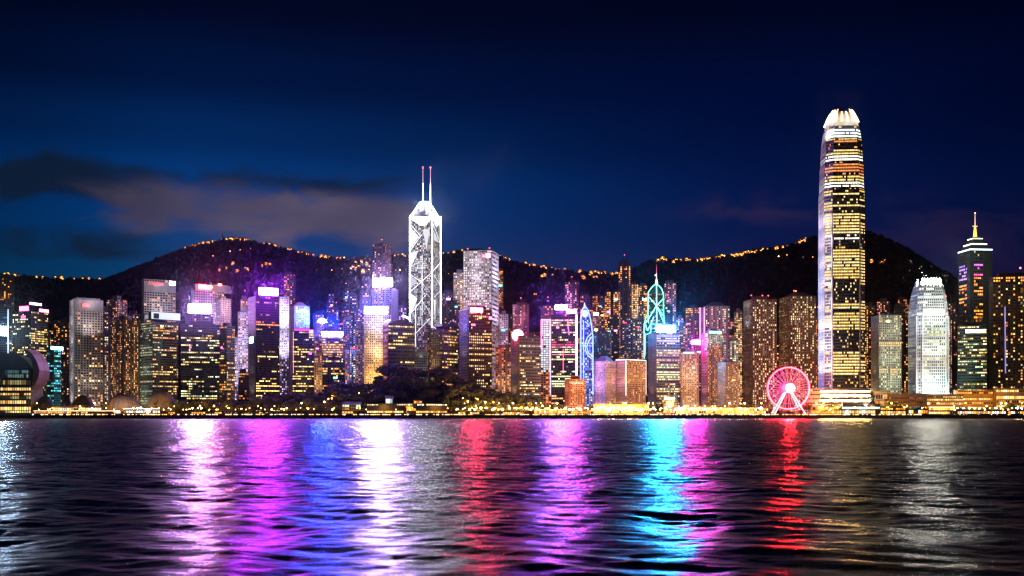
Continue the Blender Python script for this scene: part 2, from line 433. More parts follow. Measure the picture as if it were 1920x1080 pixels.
def strokes(par, p, d3, up, w, h, nl, matl, n3):
    """letter-like strokes, too small to read as in the photograph"""
    g = Geo(); rr = random.Random(nl*13+int(w)); lw = w/nl
    for k in range(nl):
        c = p+d3*(-w/2+lw*(k+.5)); hh = h*(1.0 if k == 0 or rr.random() < .3 else .68); b = c-up*(h/2)
        t = max(.45, lw*.16); a = lw*.36
        kind = rr.randint(0, 3)
        g.bar(b-d3*a+n3*.1, b-d3*a+up*hh+n3*.1, t*.6)
        if kind == 0: g.bar(b-d3*a+up*hh, b+d3*a+up*hh*.1, t*.5)
        if kind in (1, 3): g.bar(b-d3*a+up*hh*.9, b+d3*a+up*hh*.9, t*.5)
        if kind in (1, 2): g.bar(b+d3*a, b+d3*a+up*hh*.8, t*.5)
        if kind == 2: g.bar(b-d3*a+up*t, b+d3*a+up*t, t*.5)
        if kind == 3: g.bar(b-d3*a+up*hh*.45, b+d3*a*.7+up*hh*.45, t*.5)
    return g.build('lettering', matl, par)
def text_on(info, x0, x1, y0, y1, nl, c, s, off=1.4):
    p, n, d = face_pt(info, (x0+x1)/2, (y0+y1)/2, off); Y = info['c'].y+p.y; w = (x1-x0)/F*Y/max(.5, abs(d.x)); h = (y1-y0)/F*Y
    return strokes(info['o'], p, Vector((d.x, d.y, 0)), Vector((0, 0, 1)), w, h, nl, emis(c, s), Vector((n.x, n.y, 0)))
def tube(info, pts, c, s, r=.75, name='light_strip', off=1.3):
    g = Geo()
    q = [face_pt(info, a, b, off)[0] for a, b in pts]
    for a, b in zip(q, q[1:]): g.bar(a, b, r, 4)
    return g.build(name, emis(c, s), info['o'])

# ------------------------------------------------------------------ setting: water, quay, ground, hills
def water():
    import numpy as np
    rs = np.random.RandomState(3)
    # rows get further apart with distance; every row spans a little more than the view
    ys = [14.0]
    while ys[-1] < 1500: ys.append(ys[-1]+max(.24, ys[-1]*.0034))
    ys[-1] = 1500.0; ys = np.array(ys); nyw = len(ys); nxw = 660
    u = np.linspace(-1, 1, nxw); Yg = np.repeat(ys[:, None], nxw, 1); Xg = (Yg*.62+75)*u[None, :]
    H = np.zeros_like(Xg)
    loc = np.maximum(.24, Yg*.0034)*1.2; locx = (Yg*.62+75)*(2/nxw)
    comps = [(34, .016), (23, .024), (15, .038), (10.5, .046), (7.2, .052), (5.0, .058), (3.4, .060), (2.3, .056), (1.6, .052), (1.1, .048), (.8, .045)]
    for lam, sl in comps:
        for q in range(4):
            a = rs.normal(0, .85)+math.pi/2+.10; l = lam*rs.uniform(.8, 1.25); k = 2*math.pi/l; kx, ky = k*math.cos(a), k*math.sin(a)
            amp = sl/k/2*1.2*rs.uniform(.7, 1.3)
            # patchy: each train waxes and wanes over the surface
            ph = rs.uniform(0, 6.28); p1, p2 = rs.uniform(0, 6.28, 2); kk = k*.13
            env = .55+.45*np.sin(kk*.9*Xg+kk*.6*Yg+p1)*np.sin(kk*1.1*Yg-kk*.5*Xg+p2)
            fade = np.clip((l/np.abs(math.sin(a))/loc-2.2)/2, 0, 1)*np.clip((l/max(.05, abs(math.cos(a)))/locx-2.2)/2, 0, 1)
            H += amp*env*fade*np.sin(kx*Xg+ky*Yg+ph+.5*np.sin(kk*Xg*1.7+p2))
    # waves finer than the spacing keep their slope as small random relief
    lost = np.zeros_like(Xg)
    for lam, sl in comps: lost += (sl*.6)**2*(1-np.clip((lam/loc-2.2)/2, 0, 1))
    H += rs.normal(0, 1, H.shape)*np.sqrt(lost)*loc*.33
    H *= np.clip((1500-Yg)/12, 0, 1)
    V = np.stack([Xg, Yg, H-.35], -1).reshape(-1, 3).astype(np.float32)
    idx = np.arange(nyw*nxw).reshape(nyw, nxw); Q = np.stack([idx[:-1, :-1], idx[:-1, 1:], idx[1:, 1:], idx[1:, :-1]], -1).reshape(-1, 4)
    # the rest of the harbour: flat skirts joined to the same mesh
    x0, x1 = u[0], u[-1]; nv = len(V); y0 = float(ys[0])
    ext = np.array([[-7000, -1500, -.36], [7000, -1500, -.36], [7000, 1500, -.36], [-7000, 1500, -.36], [-(y0*.62+75), y0, -.36], [y0*.62+75, y0, -.36], [-1005, 1500, -.36], [1005, 1500, -.36], [-7000, y0, -.36], [7000, y0, -.36]], np.float32)
    E = np.array([[0, 1, 9, 5], [0, 5, 4, 8], [8, 4, 6, 3], [5, 9, 2, 7]])+nv
    V = np.concatenate([V, ext]); Q = np.concatenate([Q, E])
    me = bpy.data.meshes.new('harbour_water'); me.vertices.add(len(V)); me.vertices.foreach_set('co', V.ravel())
    me.loops.add(Q.size); me.loops.foreach_set('vertex_index', Q.ravel().astype(np.int32)); me.polygons.add(len(Q))
    me.polygons.foreach_set('loop_start', np.arange(0, Q.size, 4, dtype=np.int32)); me.polygons.foreach_set('use_smooth', np.ones(len(Q), bool)); me.update(calc_edges=True)
    m = bpy.data.materials.new('harbour_water'); m.use_nodes = True; t = m.node_tree
    t.nodes.remove(t.nodes['Principled BSDF'])
    df = node(t, 'ShaderNodeBsdfDiffuse'); df.inputs[0].default_value = (.0006, .0018, .005, 1)
    gl = node(t, 'ShaderNodeBsdfAnisotropic'); gl.inputs['Color'].default_value = (.40, .42, .46, 1); gl.inputs['Roughness'].default_value = .265
    fr = node(t, 'ShaderNodeFresnel'); fr.inputs[0].default_value = 1.33
    geo = node(t, 'ShaderNodeNewGeometry'); mp = node(t, 'ShaderNodeMapping'); mp.inputs['Scale'].default_value = (.55, 1.3, 1); t.links.new(geo.outputs['Position'], mp.inputs[0])
    nz = node(t, 'ShaderNodeTexNoise'); nz.inputs['Scale'].default_value = 1.0; nz.inputs['Detail'].default_value = 4; nz.inputs['Roughness'].default_value = .6; t.links.new(mp.outputs[0], nz.inputs[0])
    bp = node(t, 'ShaderNodeBump'); bp.inputs['Strength'].default_value = 1; bp.inputs['Distance'].default_value = .07; t.links.new(nz.outputs[0], bp.inputs['Height'])
    t.links.new(bp.outputs[0], gl.inputs['Normal']); t.links.new(bp.outputs[0], fr.inputs['Normal'])
    mx = node(t, 'ShaderNodeMixShader'); t.links.new(fr.outputs[0], mx.inputs[0]); t.links.new(df.outputs[0], mx.inputs[1]); t.links.new(gl.outputs[0], mx.inputs[2])
    t.links.new(mx.outputs[0], t.nodes['Material Output'].inputs['Surface'])
    me.materials.append(m)
    o = bpy.data.objects.new('harbour_water', me); col.objects.link(o); o['kind'] = 'structure'
water()
LAND = wall((.05, .05, .05), .9); STONE = wall((.10, .09, .08), .9)
g = Geo(); g.box(-7000, 1500, -.5, 7000, 1506, GZ); g.build('seawall', STONE)['kind'] = 'structure'
g = Geo(); g.box(-7000, 1506, -.5, 7000, 2150, GZ-.05); g.build('ground', LAND)['kind'] = 'structure'
g = Geo(); g.box(-7000, 1512, GZ-.06, 7000, 1521, GZ+.02); g.build('promenade', wall((.14, .12, .11), .85))['kind'] = 'structure'

def interp(tab, x):
    if x <= tab[0][0]: return tab[0][1]
    for (a, b), (c, d) in zip(tab, tab[1:]):
        if x <= c: return b+(d-b)*(x-a)/(c-a)
    return tab[-1][1]
RL = [(-500, 560), (-100, 515), (0, 512), (40, 516), (100, 519), (150, 520), (195, 523), (235, 508), (262, 498), (300, 481), (340, 466), (380, 455), (420, 446), (450, 445), (480, 450), (520, 459), (560, 469), (600, 478), (640, 482), (690, 478), (760, 477), (830, 474), (860, 468), (885, 462), (905, 466), (950, 483), (1000, 496), (1060, 505), (1110, 509), (1180, 513), (1260, 530), (1400, 580), (1800, 640), (2400, 660)]
RR = [(600, 700), (1000, 600), (1120, 545), (1175, 516), (1205, 496), (1240, 489), (1280, 490), (1320, 488), (1360, 480), (1400, 473), (1440, 466), (1480, 459), (1520, 448), (1560, 437), (1600, 432), (1625, 436), (1660, 448), (1700, 468), (1740, 492), (1780, 520), (1820, 545), (1880, 570), (1960, 600), (2400, 660)]
YL, YR, Y0 = 4300., 3500., 2150.
def sm(t): t = min(max(t, 0), 1); return t*t*(3-2*t)
def hill_l(x, y):
    px = 960+x/YL*F; top = Z(interp(RL, px), YL)-14; t = (y-Y0)/(YL-Y0)
    return top*(.32*sm(t*1.5)+.68*max(t, 0)**1.7) if t <= 1 else top*(1-.55*sm((y-YL)/1500))
def hill_r(x, y):
    px = 960+x/YR*F; top = Z(interp(RR, px), YR)-12; t = (y-Y0)/(YR-Y0)
    return top*(.32*sm(t*1.5)+.68*max(t, 0)**1.7) if t <= 1 else top*(1-.7*sm((y-YR)/1300))
def terr(x, y):
    n = noise.fractal(Vector((x*.0016, y*.0016, 0)), 1, 2, 4)*26 + noise.fractal(Vector((x*.008, y*.008, 3)), 1, 2, 3)*6
    t = (y-Y0)/1500
    return max(GZ-.2, max(hill_l(x, y), hill_r(x, y)) + n*sm(t)*(1 if y < 3300 else max(.25, 1-(y-3300)/700)))
g = Geo(); nx, ny = 230, 84; xs = [-3100+6200*i/nx for i in range(nx+1)]; ys = [2149.5+3700*(j/ny)**1.0 for j in range(ny+1)]
for j in range(ny+1):
    for i in range(nx+1): g.v.append((xs[i], ys[j], terr(xs[i], ys[j])))
for j in range(ny):
    for i in range(nx):
        a = j*(nx+1)+i; g.f.append((a, a+1, a+nx+2, a+nx+1)); g.c.append((0, 0, 0)); g.m.append(0)
hm = wall((.010, .014, .010), .95)
g.build('hills', hm, smooth=True)['kind'] = 'structure'
# forest on the slopes: irregular low crowns in one mass
g = Geo(); rr = random.Random(5)
def crownlet(g, x, y, z, r):
    n = 6; ph = rr.random()*6; i = len(g.v)
    g.v.append((x, y, z+r*rr.uniform(1.0, 1.5)))
    for k in range(n):
        a = ph+6.283*k/n; q = r*rr.uniform(.5, .8); g.v.append((x+q*math.cos(a), y+q*math.sin(a), z+r*rr.uniform(.6, 1.0)))
    for k in range(n):
        a = ph+6.283*(k+.5)/n; q = r*rr.uniform(.8, 1.15); g.v.append((x+q*math.cos(a), y+q*math.sin(a), z-r*.3))
    for k in range(n):
        j = (k+1) % n
        g.f += [(i, i+1+k, i+1+j), (i+1+k, i+1+n+k, i+1+j), (i+1+j, i+1+n+k, i+1+n+j)]; g.c += [(0, 0, 0)]*3; g.m += [0]*3
for _ in range(15000):
    y = rr.uniform(2500, 4350); x = rr.uniform(-.50, .50)*y; z = terr(x, y); crownlet(g, x, y, z, rr.uniform(7, 14))
for _ in range(3500):   # the crests, which stand against the sky
    if rr.random() < .5: y = YL+rr.uniform(-90, 10)
    else: y = YR+rr.uniform(-90, 10)
    x = rr.uniform(-.49, .49)*y; crownlet(g, x, y, terr(x, y)+1, rr.uniform(6, 13))
g.build('hillside_forest', wall((.012, .018, .010), .95), kind='stuff')

# ------------------------------------------------------------------ landmark towers and the skyline
def S(**k): return k
def office(p=.32, s=1.5, pal=YEL, bay=3.4, floor=4.4, **k): d = dict(mode='office', p=p, s=s, pal=pal, bay=bay, floor=floor, pier=.22, span=.42); d.update(k); return d
def punched(p=.2, s=1.2, pal=WARM, bay=4.2, floor=4.4, **k): d = dict(mode='resid', p=p, s=s, pal=pal, bay=bay, floor=floor, pier=.42, span=.42, dep=.7); d.update(k); return d
def resid(p=.3, s=1.6, pal=WARM, bay=3.6, floor=3.9, **k): d = dict(mode='resid', p=p, s=s, pal=pal, bay=bay, floor=floor, pier=.35, span=.42, dep=.9, gap=R.choice((3, 4, 4, 5))); d.update(k); return d
def blank(**k): d = dict(mode='resid', p=.02, s=.8, pal=WARM, bay=7, floor=5, pier=.5, span=.6, dep=.4); d.update(k); return d

DARK = (.035, .04, .05); CONC = (.34, .32, .31); WHT = (.62, .60, .58); BRN = (.22, .15, .11); LIL = (.45, .42, .5)
BL = (.10, .25, 1.0); MG = (.75, .06, 1.0); LV = (.42, .25, 1.0); CY = (.08, .55, 1.0); PK = (1, .06, .30); RD = (1, .02, .03); WHC = (1, .93, .82); AM = (1, .52, .12); PKW = (1, .72, .74); LVW = (.85, .72, 1)

# -- far left
t = tower('dark apartment tower with orange windows at the left edge of the picture', -40, None, 22, 518, 1950, R_=resid(.22, 1.8, GOLD), wc=(.05, .055, .07), name='apartment_tower')
t = tower('blue glass tower cut by the left edge, with a white rooftop screen halfway up', -34, None, 19, 576, 1760, R_=office(.35, .8, BLUE), wc=(.05, .07, .1), flood=[(0, (.4, .6, 1), .12)])
sign(t, -12, 12, 612, 629, (.6, .78, 1), 95)
tube(t, [(15, 580), (15, 690)], (.8, .8, 1), 1.6, .6)
t = tower('dark glass office tower with magenta crown lights left of the teal-lit slab', 24, 58, 90, 584, 1740, L_=office(.32, 1.5, COOL, zone=lambda u: (.8, 1.8, YEL) if .60 < u < .66 or .49 < u < .52 else None), R_=office(.3, 1.5, YEL, zone=lambda u: (.8, 1.6, YEL) if .70 < u < .76 else None), wc=DARK)
for a in ((34, 55, 574, 583, (1, .1, .45), 7), (60, 75, 568, 572, (1, .45, .8), 9), (77, 89, 580, 586, (1, .2, .6), 7)): sign(t, *a, off=-1)
sign(t, 40, 50, 592, 597, (1, .05, .35), 4)
t = tower('slim teal-lit glass slab beside the convention building', 88, 101, 114, 652, 1620, L_=office(.3, 1.0, TEAL), R_=office(.75, 1.5, TEAL, bay=3), wc=(.06, .12, .13), flood=[(1, (.3, .9, 1), .3)])
sign(t, 98, 113, 650, 656, (.3, .95, 1), 9)
t = tower('white hotel block with plain pale crown and small red sign above dark windows', 131, 140, 193, 562, 1700, L_=punched(.1, 1.0, WARM, bay=4.5), R_=punched(.14, 1.5, WARM, bay=5, floor=4.6, zone=lambda u: (.75, 2.0, YEL) if abs(u-.29) < .015 or abs(u-.43) < .012 else ((.5, 1.6, ORNG) if u < .18 else None)), wc=WHT, band=0,
          flood=[(1, (1, .80, .72), .25, .0), (1, (1, .84, .86), .40, .70), (0, (1, .85, .9), .5, .1), (0, (1, .85, .9), .5, .6)], name='hotel_tower', cat='hotel', roof='none')
g = Geo(); pb = inset(t['P'], -.5); hh = t['h']; g.prism(pb, hh-17, hh+1); g.prism(inset(t['P'], 3), hh+1, hh+4); g.build('crown', wall(WHT), t['o'])
sign(t, 155, 165, 569, 576, (1, .04, .05), 5, off=1.8)
LD = [
 # label, x0, xc, x1, top, Y, wall, window style, floods, kwargs
 ('slender apartment tower with a rose-lit crown behind the stone-coloured hotel cluster', 200, 220, 238, 562, 1820, (.26, .24, .25), resid(.5, 1.3, PINK+WARM), [(1, (1, .75, .6), .14)], {}),
 ('short grey apartment block touching the white hotel block with the plain crown', 186, None, 206, 582, 1780, (.26, .26, .27), resid(.45, 1.2, WARM+COOL), [(0, (1, .8, .6), .14)], {}),
 ('stepped apartment block with dense golden windows left of the green-edged office tower', 208, 232, 262, 600, 1700, (.25, .22, .19), resid(.55, 1.4, WARM+ORNG), [(0, (1, .65, .35), .22), (1, (1, .62, .3), .22)], {}),
 ('narrow dark block squeezed beside the green-edged office tower', 236, None, 262, 590, 1860, (.14, .14, .17), resid(.35, 1.4, PINK+WARM), [], {}),
]
def many(LD, name='apartment_tower', cat='skyscraper', group=None):
    out = []
    for lab, x0, xc, x1, top, Y, wc, st, fl, kw in LD:
        out.append(tower(lab, x0, xc, x1, top, Y, L_=st, R_=st, wc=wc, flood=fl, name=name, cat=cat, group=group, **kw))
    return out
many(LD)
t = tower('white tower with rounded top, faint red sign and a bright white corner light', 266, 270, 329, 524, 1930, L_=punched(.1), R_=punched(.22, 1.6, WARM, bay=5.2, floor=5.0, pier=.3), wc=WHT, roof='none', flood=[(1, (.88, .86, 1), .42, .5), (1, (.8, .86, 1), .25, .75)])
g = Geo(); hh = t['h']; g.prism(inset(t['P'], -.5), hh-20, hh-3); g.prism(inset(t['P'], -.5), hh-3, hh+.5, inset(t['P'], 1.8)); g.build('crown', wall(WHT), t['o'])
text_on(t, 281, 305, 528, 535, 8, (1, .12, .12), 2.0, 1.8)
sign(t, 318, 327, 528, 535, (.8, .95, 1), 30, off=1.8)
t = tower('dark office tower with a green-lit grid edge and a white penthouse band', 262, 286, 334, 604, 1700, L_=office(.55, 1.1, COOL, pier=.45, frame=(.22, .27, .26)), R_=office(.34, 1.5, YEL+WARM, span=.5), wc=(.05, .06, .065), flood=[(0, (.75, 1, .9), .25), (0, (.75, 1, .9), .2, .45)])
sign(t, 292, 333, 586, 599, (.78, .95, .92), .9, name='penthouse', off=-3, depth=8); sign(t, 264, 290, 589, 597, (.6, .62, .75), .5, name='penthouse', off=-3, depth=8)  # pale penthouse fronts get their brightness from self-glow, not signs
t = tower('pale pink tower with red rooftop lettering and a stepped shoulder', 359, 363, 420, 545, 1960, L_=punched(.1), R_=punched(.12, 1.4, WARM, bay=5, floor=5.2, pier=.36), wc=WHT, roof='none', flood=[(1, (1, .78, .80), .38, .55), (1, (1, .70, .76), .25, .8)])
g = Geo(); h0 = t['h']; A = [face_pt(t, a, 545, .8)[0] for a in (366, 421)]; n3 = Vector((0, 26, 0)); zz = Z(532, 1960)-t['z0']
g.hexa([(A[0].x, A[0].y, h0), (A[1].x+6, A[1].y, h0), (A[1].x+6, A[1].y+26, h0), (A[0].x, A[0].y+26, h0)], [(A[0].x, A[0].y, zz), (A[1].x+6, A[1].y, zz), (A[1].x+6, A[1].y+26, zz), (A[0].x, A[0].y+26, zz)]); g.build('crown', wall(WHT), t['o'])
sign(t, 373, 399, 534, 543, (1, .002, .004), 110, text=8, tcol=emis((1, .06, .02), 300), off=1.5)
sign(t, 409, 414, 533, 537, (1, .012, .006), 480, off=1.5)
t = tower('tall pink annex with vertical window strips joined right of the red-lettered tower', 399, 414, 433, 560, 1900, L_=resid(.45, 1.6, WARM+WHITE), R_=punched(.3, 1.2, ORNG), wc=WHT, flood=[(0, (1, .78, .66), .6, .45, 40), (1, (1, .6, .55), .7, .5, 40)])
t = tower('dark office slab with a broad blue-white rooftop screen', 341, None, 413, 610, 1710, R_=office(.36, 1.5, YEL+COOL, span=.48), wc=DARK)
t = tower('narrow plant tower carrying the blue-white screen behind the dark slab', 350, None, 398, 590, 1760, R_=resid(.2, 1.3, WARM+COOL), wc=(.09, .1, .14), roof='none', flood=[(0, (.3, .5, 1), .2, .85, 30)])
sign(t, 355, 393, 571, 587, (.72, .34, 1.0), 210, off=0)
many([
 ('dark tower with amber-lit lower floors right of the dark slab', 412, 425, 440, 612, 1690, (.10, .09, .08), office(.35, 1.3, GOLD+YEL), [(0, AM, .40), (1, AM, .40)], {}),
 ('small lilac block behind the amber-lit dark tower', 436, None, 452, 640, 1790, LIL, punched(.4, 1.2, LILAC), [(0, (.85, .75, 1), .5, .4)], {}),
 ('thin lilac-white apartment tower left of the magenta-signed tower', 447, None, 465, 586, 1790, LIL, resid(.45, 1.4, LILAC+PINK), [(0, (.9, .8, 1), .5, .35), (0, (.9, .7, 1), .5, .7)], {}),
 ('thin apartment tower with an orange rooftop light behind the lilac-white tower', 452, None, 467, 562, 1900, (.25, .2, .2), resid(.55, 1.5, ORNG), [], {'beacon': True}),
 ('lowest dark block between the amber-lit tower and the magenta-signed tower', 448, None, 466, 700, 1640, (.06, .05, .05), office(.3, .8, GOLD), [], {}),
])
t = tower('office tower with a magenta rooftop screen and floors of white-lit windows', 466, 480, 524, 556, 1650, L_=punched(.55, 1.3, WHITE+WARM, bay=3.2, pier=.5), R_=office(.45, 1.8, YEL, bay=2.8, span=.5, zone=lambda u: (.95, 2.1, YEL) if u < .32 or abs(u-.49) < .02 or abs(u-.66) < .015 or abs(u-.37) < .02 else ((.9, 1.6, ORNG) if abs(u-.76) < .03 else (.05, .8, MGL) if u > .88 else (.15, 1.0, YEL))) if 'MGL' in globals() else office(.45, 1.8, YEL, bay=2.8, span=.5, zone=lambda u: (.95, 2.1, YEL) if u < .30 or abs(u-.49) < .02 or abs(u-.66) < .015 or abs(u-.37) < .02 else ((.9, 1.6, ORNG) if abs(u-.76) < .03 else (.12, 1.0, YEL))), wc=(.06, .05, .06),
          flood=[(0, (1, .93, .85), 1.2), (0, (1, .75, .6), .5, .6)])
sign(t, 489, 520, 540, 553, (.55, .03, 1.0), 300, off=-3)
sign(t, 467, 479, 632, 643, (.25, .85, 1), 40)
t = tower('lilac-white slab standing right behind the magenta-signed tower', 522, None, 541, 558, 1700, R_=punched(.5, 1.2, LILAC, bay=3), wc=WHT, flood=[(0, (.8, .72, 1), 1.1, .5, 30), (0, (.85, .8, 1), 1.0, .75, 30)], roof='none')
t = tower('lilac tower with teal lettering across its top', 543, 552, 580, 575, 1850, L_=blank(), R_=punched(.55, 1.1, LILAC, bay=3.4, pier=.35), wc=LIL, roof='hat', flood=[(1, (.8, .5, 1), .7, .55, 36), (1, (.2, .6, 1), .6, .85, 30)])
text_on(t, 556, 578, 580, 586, 8, (.35, .9, 1), 6)
t = tower('dark office tower topped by a magenta parapet, yellow floor bands below', 549, None, 588, 622, 1680, R_=office(.4, 1.6, YEL, bay=2.8, span=.5, zone=lambda u: (.8, 1.8, COOL) if u < .2 else None), wc=(.05, .055, .06), flood=[])
sign(t, 552, 580, 616, 621, (.9, .08, .55), 1.2, off=-1, name='parapet_light'); sign(t, 580, 587, 619, 625, (1, .1, .55), 10)
tube(t, [(550, 624), (550, 700)], (1, .25, .3), 1.8, .5)
many([
 ('slim tower with golden flank carrying the round blue-white lamp', 591, 596, 606, 612, 1790, (.4, .35, .35), resid(.55, 1.4, ORNG+PINK), [(0, (1, .6, .25), .8, .0), (1, (.7, .6, 1), .3, .6)], {}),
], name='office_tower')
t = PLACED and tower('low dark brown block with yellow windows in front of the blue-banded tower', 605, None, 646, 676, 1640, R_=office(.42, 1.5, YEL+GOLD, bay=3), wc=(.09, .07, .06))
t = tower('office tower with a glowing blue-white top band and orange floors', 601, None, 643, 622, 1700, R_=office(.8, 1.6, ORNG+YEL, bay=2.8), wc=(.2, .14, .12), roof='hat')
sign(t, 604, 642, 622, 630, (.06, .05, 1.0), 260, off=1)
t = tower('slim stone shaft between the orange-floored tower and the golden flank', 590, None, 603, 640, 1660, R_=punched(.25, 1.2, GOLD, bay=3), wc=(.35, .3, .26), flood=[(0, (1, .6, .2), .7)], name='office_tower')
many([
 ('mid-grey lilac apartment tower right of the orange-floored tower', 644, None, 658, 600, 1790, (.3, .27, .33), resid(.5, 1.1, PINK+LILAC), [(0, (1, .6, .5), .4, .0)], {}),
 ('very slim tower with a ring of white light on top and white-lit lower floors', 656, None, 669, 618, 1740, (.16, .17, .25), resid(.55, 1.6, BLUE+WHITE), [], {}),
 ('dim gridded tower touching the golden floodlit tower', 668, None, 683, 612, 1720, (.2, .18, .18), resid(.5, .8, WARM), [(0, (1, .6, .4), .12)], {}),
], name='office_tower')
t = tower('tower floodlit from white down to gold below a blue-white rooftop screen', 683, None, 728, 590, 1650, R_=punched(.25, 1.4, YEL, bay=3.2, floor=4.2, pier=.5, span=.45), wc=(.66, .60, .52), roof='none',
          flood=[(0, (1, .52, .10), 1.3, .0), (0, (1, .60, .20), .7, .28), (0, (1, .80, .60), .42, .58), (0, (.95, .88, 1), .45, .8)])
sign(t, 684, 726, 575, 588, (.34, .22, 1.0), 260, off=-2)
t = tower('tall tower crowned by a huge lilac-white screen', 698, 734, 746, 540, 1850, L_=resid(.3, 1.2, LILAC+PINK), R_=resid(.6, 1.4, PINK+WARM), wc=(.3, .26, .38), roof='none', flood=[(0, (.5, .35, 1), .35, .7, 30)])
sign(t, 698, 735, 522, 537, (.80, .46, 1.0), 260, off=-2)
t = tower('very tall magenta-tinted apartment tower on the slope behind the huge screen', 699, 722, 733, 458, 2450, L_=resid(.4, 1.7, WARM+PINK, bay=5, floor=6), R_=resid(.4, 1.7, GOLD, bay=5, floor=6), wc=(.20, .12, .17), name='apartment_tower', base=60, roof='mast', flood=[(0, (1, .25, .7), .20, .5, 60)])
t = tower('dark bow-fronted office tower with a gold flank and domed top', 713, 728, 777, 610, 1625, L_=punched(.1, 1, GOLD, bay=6, floor=9, pier=.3), R_=office(.5, 1.5, YEL, bay=4.2, floor=6.3, span=.58, zone=lambda u: (.02, .5, YEL) if u < .22 else None), wc=(.17, .10, .07), flood=[(0, (1, .55, .15), 1.3), (0, (1, .72, .55), .7, .6)], roof='none')
g = Geo(); P_ = t['P']; hh = t['h']; a, b = P_[1], P_[2]
prev = None
for k in range(9):
    u = k/8; p = a.lerp(b, u); q = P_[0].lerp(P_[3], u); z = hh+9*math.sin(math.pi*(.12+.76*u))
    if prev: g.hexa([(prev[0].x, prev[0].y, hh), (p.x, p.y, hh), (q.x, q.y, hh), (prev[1].x, prev[1].y, hh)], [(prev[0].x, prev[0].y, prev[2]), (p.x, p.y, z), (q.x, q.y, z), (prev[1].x, prev[1].y, prev[2])])
    prev = (p, q, z)
g.build('roof', wall((.10, .08, .09)), t['o'])
tube(t, [(755, 592), (762, 594), (769, 598)], (.8, .9, 1), 14, 1.3, off=-2); tube(t, [(724, 603), (731, 600)], (.8, .9, 1), 8, .9)

